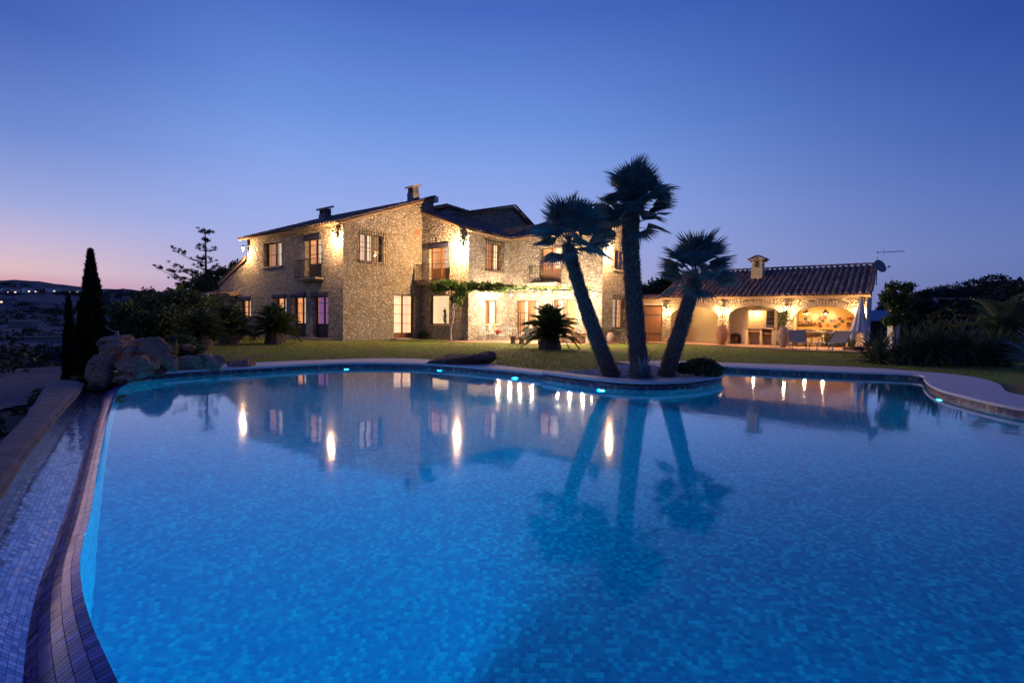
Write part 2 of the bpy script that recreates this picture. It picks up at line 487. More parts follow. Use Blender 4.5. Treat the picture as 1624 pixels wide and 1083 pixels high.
M['gravelpath'] = simple('gravel_track', (0.11, 0.10, 0.12), 0.95, 0.6, 5, 1.0, bd=0.03)
M['soil'] = simple('dark_soil', (0.06, 0.045, 0.035), 0.95, 0.4, 6, 0.6, bd=0.03)
M['pebble'] = simple('white_bed_gravel', (0.45, 0.4, 0.4), 0.9, 0.4, 12, 0.3, isl=True)
M['paving'] = simple('terracotta_paving', (0.45, 0.24, 0.14), 0.75, 0.2, 4, 0.3)
M['pool_floor'] = mosaic('pool_mosaic', [(0, (.001, .10, .27)), (.35, (.001, .17, .36)), (.58, (.002, .22, .41)), (.72, (.004, .29, .47)), (.86, (.008, .37, .54)), (1, (.02, .6, .7))], 0.036, 0.036, (0.004, 0.17, 0.3), 0.35, 0.03, 0.3)
M['pool_wall'] = mosaic('pool_wall_mosaic', [(0, (.005, .25, .4)), (.5, (.01, .45, .62)), (.8, (.04, .65, .78)), (1, (.15, .9, .9))], 0.05, 0.05, (0.02, 0.12, 0.3), 0.35, 0.05, 0.2)
M['band'] = mosaic('waterline_band_mosaic', [(0, (.008, .01, .03)), (.5, (.02, .03, .09)), (.75, (.06, .04, .07)), (.9, (.2, .1, .1)), (1, (.3, .2, .16))], 0.05, 0.035, (0.01, 0.01, 0.02), 0.2, 0.07, 0.1)
M['chan_wall'] = mosaic('channel_wall_mosaic', [(0, (.01, .015, .05)), (.6, (.03, .04, .1)), (.9, (.06, .07, .15)), (1, (.3, .25, .3))], 0.1, 0.025, (0.01, 0.01, 0.02), 0.2, 0.08, 0.1)
def rimmat(name, dark):
    t = NT(name)
    r = t.n('ShaderNodeObjectInfo').outputs['Random']
    f = t.math('FRACT', t.math('ADD', t.geo('Random Per Island'), r))
    if dark: st_ = [(0, (.02, .022, .11)), (.35, (.045, .05, .22)), (.7, (.085, .085, .33)), (.9, (.17, .15, .45)), (1, (.32, .28, .56))]
    else: st_ = [(0, (.3, .34, .6)), (.4, (.5, .54, .78)), (.75, (.66, .68, .9)), (1, (.85, .82, .95))]  # pale metal tint puts the sky's sheen into the channel tiles
    c = t.ramp(f, st_)
    t.bsdf(c, 0.2 if dark else 0.12, 0 if dark else 0.88, t.bump(t.noise(60, 2, 0.5, t.obj()), 0.15, 0.002), 0.7)
    return t.m
M['rimtile'] = rimmat('rim_glass_tile', True)
M['chantile'] = rimmat('channel_glass_tile', False)
M['grout'] = simple('pinkish_grout', (0.22, 0.12, 0.13), 0.9, 0.2, 10, 0)

def watermat(name, wav=0.2, gl=0.055, scale=1.6, st_=0.012, rr=0.04, fi=1.31, bo=2.6, tint=(0.38, 0.94, 1.0)):
    t = NT(name)
    p = t.geo()
    h = t.math('ADD', t.noise(scale, 2, 0.5, t.map(p, (1, 0.6, 1))), t.math('MULTIPLY', t.noise(scale * 5, 2, 0.5, t.map(p, (1, 0.55, 1))), 0.22))
    nb = t.bump(h, wav, st_)
    rf = t.n('ShaderNodeBsdfRefraction'); rf.inputs['IOR'].default_value = 1.333; rf.inputs['Roughness'].default_value = rr
    rf.inputs['Color'].default_value = (*tint, 1)
    g = t.n('ShaderNodeBsdfGlossy'); g.inputs['Roughness'].default_value = gl
    f = t.n('ShaderNodeFresnel'); f.inputs[0].default_value = fi
    for x in (rf, g, f): t.L(nb, x.inputs['Normal'])
    ff = f.outputs[0]
    k3 = t.math('MULTIPLY', t.math('MULTIPLY', t.math('MULTIPLY', ff, ff), t.math('SUBTRACT', 1.0, ff)), bo)
    mx = t.n('ShaderNodeMixShader'); t.L(t.math('ADD', ff, k3, True), mx.inputs[0]); t.L(rf.outputs[0], mx.inputs[1]); t.L(g.outputs[0], mx.inputs[2])
    t.L(mx.outputs[0], t.out.inputs[0])
    return t.m
M['water'] = watermat('pool_water')
M['film'] = watermat('channel_water_film', 0.5, 0.04, 5.0, 0.01, 0.0, 1.33, 0.0, (1, 1, 1))

# ------------------------------------------------------------------ curves
def resample(pts, step):
    P = [Vector(p) for p in pts]; out = [P[0].copy()]
    acc = 0.0
    for a, b in zip(P[:-1], P[1:]):
        L = (b - a).length; pos = step - acc
        while pos <= L:
            out.append(a + (b - a) * (pos / L)); pos += step
        acc = L - (pos - step)
    return out
def smooth(pts, it=2, closed=False):
    P = [Vector(p) for p in pts]
    for _ in range(it):
        Q = []
        n = len(P)
        rng = range(n) if closed else range(n - 1)
        if not closed: Q.append(P[0])
        for i in rng:
            a, b = P[i], P[(i + 1) % n]
            Q.append(a * .75 + b * .25); Q.append(a * .25 + b * .75)
        if not closed: Q.append(P[-1])
        P = Q
    return P
def nsample(pts, n):
    P = [Vector(p) for p in pts]
    d = [0]
    for a, b in zip(P[:-1], P[1:]): d.append(d[-1] + (b - a).length)
    out = []
    j = 0
    for i in range(n):
        s = d[-1] * i / (n - 1)
        while j < len(P) - 2 and d[j + 1] < s: j += 1
        f = (s - d[j]) / max(1e-9, d[j + 1] - d[j])
        out.append(P[j].lerp(P[j + 1], f))
    return out
def poly(name, loops, z, mat, parent=None, thick=0, uvs=False):
    """flat sheet from an outline and holes (2-D points); thick > 0 adds sides downwards"""
    L3 = [[Vector((p[0], p[1], 0)) for p in lp] for lp in loops]
    tris = tessellate_polygon(L3)
    flat = [p for lp in L3 for p in lp]
    b = MB(); b.v = [(p.x, p.y, z) for p in flat]
    for t_ in tris:
        a_, b_, c_ = [flat[i] for i in t_]
        if (b_ - a_).cross(c_ - a_).z < 0: t_ = t_[::-1]
        b.f.append(tuple(t_))
    if thick:
        k = 0
        for lp in L3:
            n = len(lp)
            for i in range(n):
                p, q = lp[i], lp[(i + 1) % n]
                b.quad((p.x, p.y, z), (q.x, q.y, z), (q.x, q.y, z - thick), (p.x, p.y, z - thick))
    if uvs: b.uv = [(v[0], v[1]) for v in b.v]
    return b.build(name, mat, parent)

# house frame: local x = V (towards back right), local y = U (towards back left)
P1 = Vector((-8.614, 26.253, 0)); HROT = R(53)
hm = Matrix.Translation(P1) @ Matrix.Rotation(HROT, 4, 'Z')
def hw(x, y, z=0): return hm @ Vector((x, y, z))

# ------------------------------------------------------------------ POOL
EDGE = [(-7.0, 9.35), (-6.55, 8.53), (-5.28, 6.75), (-4.33, 5.45), (-3.23, 3.98), (-2.62, 3.18), (-2.27, 2.68), (-2.0, 2.36), (-1.72, 2.07), (-1.36, 1.74), (-1.0, 1.42), (-0.4, 1.08)]
NEAR = [(0.4, 0.95), (1.6, 0.95), (3.4, 1.0), (5.4, 1.2), (7.0, 2.0), (7.55, 3.6), (7.4, 5.5)]
LOBE_R = [(7.22, 7.21), (7.27, 7.69), (7.45, 8.33), (7.68, 9.11), (8.2, 10.02), (8.95, 11.1), (9.5, 11.75), (9.6, 12.15), (9.23, 12.42)]
LOBE = [(8.53, 12.55), (7.65, 12.85), (6.71, 13.26), (5.7, 13.73), (5.0, 13.98), (4.16, 14.1), (3.5, 14.0)]
BEHIND = [(3.55, 13.6), (4.1, 13.1), (4.6, 12.5)]
TIP = [(4.75, 11.9), (4.62, 11.2), (4.34, 10.73), (3.59, 10.0), (3.01, 9.62), (2.3, 9.46), (1.75, 9.8), (1.14, 10.42), (0.69, 11.05)]
FAR = [(0.19, 11.57), (-0.63, 12.2), (-1.56, 12.9), (-2.5, 13.25), (-3.71, 13.3), (-4.36, 13.04), (-5.13, 12.4), (-5.58, 11.88), (-6.14, 11.33), (-6.65, 10.85), (-6.98, 10.3), (-7.15, 9.85)]
def sm(p, it=2): return [(q.x, q.y) for q in smooth([(a, b, 0) for a, b in p], it)]
rest = sm([EDGE[-1]] + NEAR + LOBE_R + LOBE, 2)
isl = sm([LOBE[-1]] + BEHIND + TIP + FAR + [EDGE[0]], 2)
edge_s = sm(EDGE, 2)
POOL = edge_s[:-1] + rest[:-1] + isl[:-1]     # anticlockwise seen from above
DEPTH = -1.45
pool_root = None
fl = poly('pool_floor', [POOL], DEPTH, M['pool_floor'], uvs=True)
tag(fl, kind='structure')
def wall_strip(name, pts, z0, z1, mat, closed=False, uvz=True):
    b = MB(); b.uv = []
    s = 0
    P = list(pts) + ([pts[0]] if closed else [])
    for i, p in enumerate(P):
        if i: s += math.hypot(p[0] - P[i - 1][0], p[1] - P[i - 1][1])
        b.v += [(p[0], p[1], z0), (p[0], p[1], z1)]; b.uv += [(s, z0), (s, z1)]
    for i in range(len(P) - 1):
        b.f.append((2 * i, 2 * i + 2, 2 * i + 3, 2 * i + 1))
    return b.build(name, mat)
pw = wall_strip('pool_wall', POOL, DEPTH, -0.06, M['pool_wall'], True)
tag(pw, kind='structure')
rimless = rest + isl[1:]
wb = wall_strip('waterline_tile_band', rimless, -0.06, 0.085, M['band'])
tag(wb, kind='structure')
we = wall_strip('pool_edge_wall', edge_s, -0.06, -0.004, M['pool_wall'])
tag(we, kind='structure')
water = poly('pool_water', [POOL], 0.0, M['water'])
tag(water, kind='structure')

# infinity edge: sloping tiled rim, crease, channel, outer wall
CREASE = [(-7.27, 9.16), (-6.35, 7.95), (-5.5, 6.76), (-4.25, 5.08), (-3.23, 3.72), (-2.72, 3.02), (-2.36, 2.52), (-2.1, 2.2), (-1.82, 1.88), (-1.5, 1.55), (-1.1, 1.2), (-0.6, 0.85)]
CHAN_O = [(-7.75, 9.3), (-6.95, 8.25), (-5.9, 6.75), (-4.85, 5.3), (-4.2, 4.4), (-3.65, 3.7), (-3.2, 3.1), (-2.75, 2.5), (-2.3, 1.9), (-1.9, 1.3), (-1.6, 0.8)]
ws = 0.004
NR = 5
rows_e = nsample([(a, b, 0) for a, b in sm(EDGE)], 400)
rows_c = nsample([(a, b, 0) for a, b in sm(CREASE)], 400)
def rim_pt(t_, r):
    """t_ in 0..1 along the rim, r in 0..1 from water's edge to crease"""
    k = min(max(t_, 0), 1) * 399; i = min(int(k), 398); f = k - i
    a = rows_e[i].lerp(rows_e[i + 1], f); b = rows_c[i].lerp(rows_c[i + 1], f)
    p = a.lerp(b, r); p.z = 0.002 - 0.012 * r - 0.125 * r ** 1.6
    return p
Lr = sum((rows_e[i + 1] - rows_e[i]).length for i in range(399))
root = empty('tiled_pool_edge', (0, 0, 0))
tag(root, 'sloping rim of glossy dark blue glass tiles along the infinity edge of the pool', 'pool rim')
bb = MB()
NT_ = 140
for i in range(NT_):
    for j in range(5):
        t0, t1 = i / NT_, (i + 1) / NT_
        r0, r1 = j / 5, (j + 1) / 5
        q = [rim_pt(t0, r0), rim_pt(t1, r0), rim_pt(t1, r1), rim_pt(t0, r1)]
        bb.quad(*[(p.x, p.y, p.z - 0.004) for p in q])
bb.build('grout_bed', M['grout'], root)
pitch = 0.031
ntile = int(Lr / pitch)
tiles = []
for k in range(ntile):
    for j in range(NR):
        g = 0.05
        off = 0.0
        t0 = (k + g + off) / ntile; t1 = (k + 1 - g + off) / ntile
        r0 = (j + 0.03) / NR; r1 = (j + 0.97) / NR
        q = [rim_pt(t0, r0), rim_pt(t1, r0), rim_pt(t1, r1), rim_pt(t0, r1)]
        c = sum(q, Vector()) / 4
        tiles.append((c.length, q, c))
tiles.sort(key=lambda x: x[0] if x[2].y > 1.75 else 99)
def tile_mb(q, c, mb, rel):
    dz = random.uniform(0, 0.0012); tx = random.uniform(-0.0008, 0.0008)
    o = c if rel else Vector()
    top = [p - o + Vector((0, 0, dz + (tx if i < 2 else -tx))) for i, p in enumerate(q)]
    bot = [p - o + Vector((0, 0, -0.005)) for p in q]
    n = len(mb.v); mb.v += [tuple(p) for p in top + bot]
    mb.f += [(n, n + 3, n + 2, n + 1), (n, n + 1, n + 5, n + 4), (n + 1, n + 2, n + 6, n + 5), (n + 2, n + 3, n + 7, n + 6), (n + 3, n, n + 4, n + 7)]
for _, q, c in tiles[:290]:
    mb = MB(); tile_mb(q, c, mb, True)
    mb.build('tile', M['rimtile'], root, loc=c)
mb = MB()
for _, q, c in tiles[290:]: tile_mb(q, c, mb, False)
tag(mb.build('rim_tiles', M['rimtile'], root), kind='stuff')

# channel floor
ch_i = nsample([(a, b, 0) for a, b in sm(CREASE)], 300)
ch_o = nsample([(a, b, 0) for a, b in sm(CHAN_O)], 300)
CZ = -0.17
root = empty('overflow_channel', (0, 0, 0))
tag(root, 'wet tiled overflow channel running beside the infinity edge', 'overflow channel')
bb = MB()
for i in range(299):
    a, b = ch_i[i], ch_i[i + 1]; c, d = ch_o[i], ch_o[i + 1]
    bb.quad((a.x, a.y, CZ - .004), (b.x, b.y, CZ - .004), (d.x, d.y, CZ - .004), (c.x, c.y, CZ - .004))
    bb.quad((a.x, a.y, -0.139), (b.x, b.y, -0.139), (b.x, b.y, CZ - .004), (a.x, a.y, CZ - .004))
bb.build('channel_bed', M['grout'], root)
bb = MB()
K = 330; J = 12
for k in range(K):
    for j in range(J):
        def cp_(t_, r):
            x = t_ * 298.999; i = int(x); f = x - i
            p = ch_i[i].lerp(ch_i[i + 1], f).lerp(ch_o[i].lerp(ch_o[i + 1], f), r); p.z = CZ; return p
        t0, t1 = (k + .04) / K, (k + .96) / K; r0, r1 = (j + .03) / J, (j + .97) / J
        q = [cp_(t0, r0), cp_(t1, r0), cp_(t1, r1), cp_(t0, r1)]
        tile_mb(q, sum(q, Vector()) / 4, bb, False)
tag(bb.build('channel_tiles', M['chantile'], root), kind='stuff')
film = poly('water_film', [[(p.x, p.y) for p in ch_i] + [(p.x, p.y) for p in reversed(ch_o)]], CZ + 0.012, M['film'], root)
film_pts = None
# outer wall: tiled inner face, rough stone capping
WALL_O = [(-8.55, 9.55), (-7.55, 8.25), (-6.3, 6.75), (-5.15, 5.25), (-4.45, 4.3), (-3.95, 3.7), (-3.5, 3.1), (-3.1, 2.5), (-2.7, 1.9), (-2.35, 1.3), (-2.1, 0.8)]
root = empty('channel_wall', (0, 0, 0))
tag(root, 'low curved wall with rough stone capping between the channel and the gravel track', 'low wall')
b = MB(); b.uv = []
s = 0
co = [(p.x, p.y) for p in ch_o]
for i, p in enumerate(co):
    if i: s += math.hypot(p[0] - co[i - 1][0], p[1] - co[i - 1][1])
    b.v += [(p[0], p[1], CZ - .01), (p[0], p[1], 0.02)]; b.uv += [(s, 0), (s, .19)]
for i in range(len(co) - 1): b.f.append((2 * i, 2 * i + 1, 2 * i + 3, 2 * i + 2))
b.build('tiled_face', M['chan_wall'], root)
ci = nsample([(p[0], p[1], 0) for p in co], 23); cu = nsample([(a, b_, 0) for a, b_ in sm(WALL_O)], 23)
for i in range(22):
    bb = MB()
    n = 6
    def P_(t_, r):
        a = ci[i].lerp(ci[i + 1], t_); c = cu[i].lerp(cu[i + 1], t_); p = a.lerp(c, r * 1.04 - 0.02)
        nz = noise.noise(Vector((p.x * 3, p.y * 3, 0)))
        p.x += noise.noise(Vector((p.x * 2, p.y * 2, 5))) * 0.03 * (r > .8)
        p.z = 0.045 + 0.02 * nz - 0.03 * (abs(r - .5) * 2) ** 6; return p
    G = [[P_(0.01 + .98 * x / n, y / n) for y in range(n + 1)] for x in range(n + 1)]
    base = 0
    for row in G:
        for p in row: bb.v.append(tuple(p))
    for x in range(n):
        for y in range(n):
            a = x * (n + 1) + y
            bb.f.append((a, a + n + 1, a + n + 2, a + 1))
    for (xs, ys) in (([0] * (n + 1), range(n + 1)), ([n] * (n + 1), range(n + 1)), (range(n + 1), [0] * (n + 1)), (range(n + 1), [n] * (n + 1))):
        pts = [G[x][y] for x, y in zip(xs, ys)]
        for p, q in zip(pts[:-1], pts[1:]):
            bb.quad(p, q, (q.x, q.y, -0.02), (p.x, p.y, -0.02))
    bb.build('capping_stone', M['coping_old'], root)
bb = MB()
for i in range(22):
    p, q = cu[i], cu[i + 1]
    bb.quad((p.x, p.y, 0.0), (q.x, q.y, 0.0), (q.x, q.y, -1.3), (p.x, p.y, -1.3))
    bb.quad((ci[i].x, ci[i].y, 0.0), (ci[i + 1].x, ci[i + 1].y, 0.0), (q.x, q.y, 0.0), (p.x, p.y, 0.0))
bb.build('wall_body', M['stone'], root)

# ---- coping
def strip(name, inner, outer, z, thick, mat, n=60, parent=None, over=0.0):
    a = nsample([(p[0], p[1], 0) for p in inner], n); c = nsample([(p[0], p[1], 0) for p in outer], n)
    loop = [(p.x, p.y) for p in a] + [(p.x, p.y) for p in reversed(c)]
    b = MB()
    for i in range(n - 1):
        p, q, r_, s_ = a[i], a[i + 1], c[i + 1], c[i]
        b.quad((p.x, p.y, z), (q.x, q.y, z), (r_.x, r_.y, z), (s_.x, s_.y, z))
        b.quad((p.x, p.y, z), (q.x, q.y, z), (q.x, q.y, z - thick), (p.x, p.y, z - thick))
        b.quad((s_.x, s_.y, z), (r_.x, r_.y, z), (r_.x, r_.y, z - thick), (s_.x, s_.y, z - thick))
        b.quad((p.x, p.y, z - thick), (q.x, q.y, z - thick), (r_.x, r_.y, z - thick), (s_.x, s_.y, z - thick))
    return b.build(name, mat, parent)
def offset(pts, d):
    P = [Vector((p[0], p[1])) for p in pts]; out = []
    for i, p in enumerate(P):
        t_ = (P[min(i + 1, len(P) - 1)] - P[max(i - 1, 0)]).normalized()
        out.append((p.x + t_.y * d, p.y - t_.x * d))
    return out
# pool runs anticlockwise, so the right-hand normal (t.y,-t.x) points outwards
far_s = sm([TIP[-1]] + FAR, 2)
far_in = offset(far_s, -0.03)
far_out = sm([(0.95, 11.55), (0.57, 11.99), (-0.34, 12.95), (-1.5, 14.1), (-2.8, 14.75), (-3.84, 14.72), (-4.74, 14.13), (-5.88, 13.25), (-6.4, 12.6), (-7.0, 12.0), (-7.6, 11.3), (-8.1, 10.3)], 2)
CT = 0.13
o = strip('pool_coping', far_in, far_out, CT, 0.045, M['coping']); tag(o, kind='structure')
tip_s = sm([LOBE[-1]] + BEHIND + TIP, 2)
o = strip('pool_coping', offset(tip_s, -0.04), offset(tip_s, 0.36), CT + 0.035, 0.05, M['coping']); tag(o, kind='structure')
lobe_s = sm([EDGE[-1]] + NEAR + LOBE_R + LOBE, 2)
lobe_in = offset(lobe_s, -0.04)
lobe_out = sm([(-1.2, -0.6), (0.4, -1.6), (3.4, -1.6), (6.4, -0.8), (8.6, 1.2), (9.1, 3.6), (8.85, 5.8), (8.5, 7.6), (8.51, 8.51), (8.75, 9.1), (9.2, 9.6), (9.81, 10.33), (10.34, 11.17), (10.58, 12.1), (10.57, 13.0), (10.1, 13.5), (9.2, 14.0), (8.4, 14.4), (7.0, 14.75), (5.74, 15.1), (4.4, 15.25), (3.3, 15.1), (2.95, 14.5)], 2)
def near_strip(name, inner, outer, z, thick, mat):
    """match each inner point to the nearest outer point walking forwards"""
    b = MB(); O_ = [Vector(p) for p in nsample([(p[0], p[1], 0) for p in outer], 240)]; I_ = nsample([(p[0], p[1], 0) for p in inner], 160)
    j = 0; mt = []
    for p in I_:
        best = min(range(j, min(j + 14, 240)), key=lambda k: (O_[k] - p).length)
        j = best; mt.append(O_[best])
    mt[0] = O_[0]; mt[-1] = O_[-1]
    for i in range(159):
        p, q, r_, s_ = I_[i], I_[i + 1], mt[i + 1], mt[i]
        b.quad((p.x, p.y, z), (q.x, q.y, z), (r_.x, r_.y, z), (s_.x, s_.y, z))
        b.quad((p.x, p.y, z), (q.x, q.y, z), (q.x, q.y, z - thick), (p.x, p.y, z - thick))
        b.quad((s_.x, s_.y, z), (r_.x, r_.y, z), (r_.x, r_.y, z - thick), (s_.x, s_.y, z - thick))
    return b.build(name, mat)
o = near_strip('pool_coping', lobe_in, lobe_out, CT, 0.045, M['coping']); tag(o, kind='structure')

# ---- underwater lamps
def pool_light(x, y, dirx, diry, label, e, z=-0.3, spread=170):
    t_ = empty('pool_light', (x, y, z), math.atan2(diry, dirx))
    tag(t_, label, 'pool light', 'underwater lamps in the pool walls')
    m_ = Matrix.Rotation(R(90), 4, 'Y')
    b = MB().lathe([(0.1, 0), (0.1, 0.02), (0.075, 0.03), (0.075, 0.02)], 20)
    b.v = [tuple(m_ @ Vector(v)) for v in b.v]
    b.build('ring', M['steel'], t_)
    b = MB().lathe([(0.055, 0.022), (0.045, 0.032), (0.02, 0.036)], 20)
    b.v = [tuple(m_ @ Vector(v)) for v in b.v]
    b.build('lens', M['poolbulb'], t_)
    l = bpy.data.lights.new('pool_lamp', 'AREA'); l.shape = 'DISK'; l.size = 0.12; l.energy = e; l.color = (0.0, 0.62, 0.97); l.spread = R(spread)
    lo = bpy.data.objects.new('pool_lamp', l); C.objects.link(lo); lo.parent = t_
    lo.location = (0.06, 0, 0); lo.rotation_euler = (0, R(-90), 0)
    return t_
PE = 66
pool_light(-4.2, 13.06, 0.35, -1, 'underwater lamp glowing below the far coping, left of the flat dark rock', PE * 2.3)
pool_light(-1.8, 13.02, -0.25, -1, 'underwater lamp glowing beneath the flat dark rock', PE * 2.3)
pool_light(0.1, 11.58, -0.6, -1, 'underwater lamp in the far wall before the palm bed begins', PE * 2.3)
pool_light(1.72, 9.76, -0.5, -1, 'underwater lamp in the palm bed wall below the left-leaning palm', PE * 2.2)
pool_light(4.72, 11.9, 1, 0.1, 'underwater lamp on the far side of the palm bed lighting the right lobe', PE * 4)
pool_light(7.60, 9.05, -1, 0.25, 'underwater lamp in the right wall under the broad pale deck', PE * 2.4)
pool_light(-1.0, 1.5, -0.75, 1, 'underwater lamp at the near left corner shining along the infinity edge', PE * 5.0, -0.45, 150)
pool_light(1.6, 0.98, 0.0, 1, 'added underwater lamp in the near wall, unseen below the camera', PE * .3, -0.5)  # added lamp out of view, brightens the pool floor
pool_light(5.4, 1.25, -0.2, 1, 'underwater lamp in the near wall towards the right corner', PE * .3, -0.5)
pool_light(7.44, 5.2, -1, 0.1, 'underwater lamp in the right wall just outside the view', PE * .15, -0.4)

# ------------------------------------------------------------------ GROUND
BOUND = [(-1.6, -0.2), (-2.35, 1.3), (-3.1, 2.5), (-3.95, 3.7), (-5.15, 5.25), (-6.3, 6.75), (-7.55, 8.25), (-8.55, 9.55), (-9.2, 11.2), (-10.5, 13.5), (-13, 17.5), (-17, 22.5), (-22, 28), (-30, 40), (-34, 60), (-34, 90)]
YARD = BOUND + [(60, 90), (60, 34), (34, 26), (24, 20), (21, 12), (19, -12), (-1.6, -12)]
LZ = 0.095
OUT = BOUND[8:] + [(60, 90), (60, 34), (34, 26), (24, 20), (21, 12), (19, -12), (-1.6, -12), (-2.0, 0.1)]
INN = offset(lobe_s, 0.3)[3:-6] + offset(tip_s, 0.15)[8:-2] + offset(far_s, 0.12)[2:] + [(-8.3, 10.0)]
lawn = poly('lawn_ground', [OUT[::-1] + INN[::-1]], LZ, M['grass'])
tag(lawn, kind='structure')

def dist_line(x, y):
    """signed distance beyond BOUND (positive outside, to the left)"""
    best = 1e9; sgn = 1
    for (ax, ay), (bx, by) in zip(BOUND[:-1], BOUND[1:]):
        dx, dy = bx - ax, by - ay
        t_ = max(0, min(1, ((x - ax) * dx + (y - ay) * dy) / (dx * dx + dy * dy)))
        px, py = ax + dx * t_, ay + dy * t_
        d = math.hypot(x - px, y - py)
        if d < best:
            best = d; sgn = 1 if (dx * (y - ay) - dy * (x - ax)) > 0 else -1
    return best * sgn
def interp(x, xs, ys):
    if x <= xs[0]: return ys[0]
    for i in range(len(xs) - 1):
        if x <= xs[i + 1]:
            f = (x - xs[i]) / (xs[i + 1] - xs[i]); f = f * f * (3 - 2 * f)
            return ys[i] + (ys[i + 1] - ys[i]) * f
    return ys[-1]
def hgt(x, y):
    d = math.hypot(x, y)
    s_ = dist_line(x, y)
    az = math.degrees(math.atan2(x, y))
    # left side: track, slope, valley, far ridge
    ridge = 68 + 2.5 * noise.noise(Vector((az * 0.22, 1.3, 0))) + 5 * noise.noise(Vector((az * 0.7, 4.3, 0))) + 2.5 * noise.noise(Vector((az * 2.2, 7.3, 0)))
    hl_ = interp(d, [10, 24, 60, 150, 300, 520, 800, 1100, 1500, 1800, 3000, 9000], [-0.6, -1.2, -4.5, -10, -13, -9, 8, 30, ridge, ridge * .8, -20, -40])
    hl_ += noise.noise(Vector((x * 0.02, y * 0.02, 0))) * min(4, d * 0.012) + noise.noise(Vector((x * 0.004, y * 0.004, 3))) * min(14, d * 0.012)
    # right side: bank rising behind the garden
    bank = 3.1 * max(0, min(1, (x - 17) / 18)) ** 1.2 + 0.35 * noise.noise(Vector((x * .2, y * .2, 9)))
    hr = bank if x > 17 else 0.0
    wl = max(0, min(1, (-az + 8) / 16)) if y > 0 else (1 if x < 0 else 0)
    if s_ > 0:
        h = hl_ if d > 24 else -0.6 - 0.05 * max(0, s_ - 5) + 0.05 * noise.noise(Vector((x, y, 0)))
        if d <= 24: h = max(h, -1.2) if False else h
        return h
    inside = s_ < -0.0 and (-1.6 < x < 60 or True) and -12 < y < 90
    if x < 60 and y < 90 and y > -12:
        e = 16 + max(0, y - 12) * 0.35
        if x > e: return 0.02 + min(3.2, (x - e) * 0.19) + 0.3 * noise.noise(Vector((x * .25, y * .25, 9)))
        return -3.0
    if y <= -12: return -0.6
    far = 1 if d > 400 else d / 400
    return 3.2 * (1 - far) + far * (interp(d, [100, 1500, 9000], [3, 25, -40])) * (1 if x > -200 else 1) if x > -34 else hl_
# polar terrain sheet, dense where the camera looks left
rings = [3, 4.5, 6, 7.5, 9, 11, 13, 15, 17, 19, 21, 23.5, 26, 29, 33, 37, 42, 48, 55, 63, 72, 84, 98, 115, 135, 160, 190, 225, 265, 310, 370, 440, 520, 600, 700, 800, 900, 1000, 1100, 1200, 1300, 1380, 1440, 1480, 1520, 1580, 1660, 1800, 2200, 3000, 4500, 7000, 9500]
azs = [-180 + 6 * i for i in range(18)] + [-72 + 0.5 * i for i in range(128)] + [-8 + 4 * i for i in range(8)] + [24 + 1.5 * i for i in range(26)] + [64 + 5 * i for i in range(24)]
V_ = []
for r_ in rings:
    for a in azs:
        x, y = r_ * math.sin(R(a)), r_ * math.cos(R(a)); V_.append((x, y, hgt(x, y)))
n_ = len(azs); F_ = []
for i in range(len(rings) - 1):
    for k in range(n_):
        a = i * n_ + k; b_ = i * n_ + (k + 1) % n_
        F_.append((a, b_, b_ + n_, a + n_))
ter = np_mesh('valley_terrain', V_, F_, M['valley'], smooth=True)
tag(ter, kind='structure')
# near slope soil and the gravel track
trk_in = offset(BOUND[1:11], -0.6); trk_out = offset(BOUND[1:11], -4.2)
def drape(name, inner, outer, mat, lift, n=50, m_=10):
    a = nsample([(p[0], p[1], 0) for p in inner], n); c = nsample([(p[0], p[1], 0) for p in outer], n)
    V2 = []; F2 = []
    for i in range(n):
        for j in range(m_ + 1):
            p = a[i].lerp(c[i], j / m_)
            wob = 0.25 * noise.noise(Vector((p.x * .6, p.y * .6, 2))) if j in (0, m_) else 0
            V2.append((p.x + wob, p.y + wob, hgt(p.x, p.y) + lift))
    for i in range(n - 1):
        for j in range(m_):
            k = i * (m_ + 1) + j; F2.append((k, k + m_ + 1, k + m_ + 2, k + 1))
    o = np_mesh(name, V2, F2, mat, smooth=True); tag(o, kind='structure'); return o
# BOUND runs away from the camera with the outside on its left
trk = drape('gravel_track', trk_in, trk_out, M['gravelpath'], 0.16)
bank_l = drape('bank_soil', offset(BOUND[:12], 0.05), offset(BOUND[:12], -1.2), M['soil'], 0.12)

# ------------------------------------------------------------------ HOUSE
house = empty('stone_house', tuple(P1), HROT)
tag(house, 'two-storey stone farmhouse with lit windows, balconies and tiled roofs', 'house')

def frame(plane, c, u0, parent, name='wall_frame'):
    """origin and turn of a wall's own axes: X to the viewer's right, Y into the wall, Z up"""
    if plane == 'x': return (c, -u0, 0), R(-90)
    return (u0, c, 0), 0.0

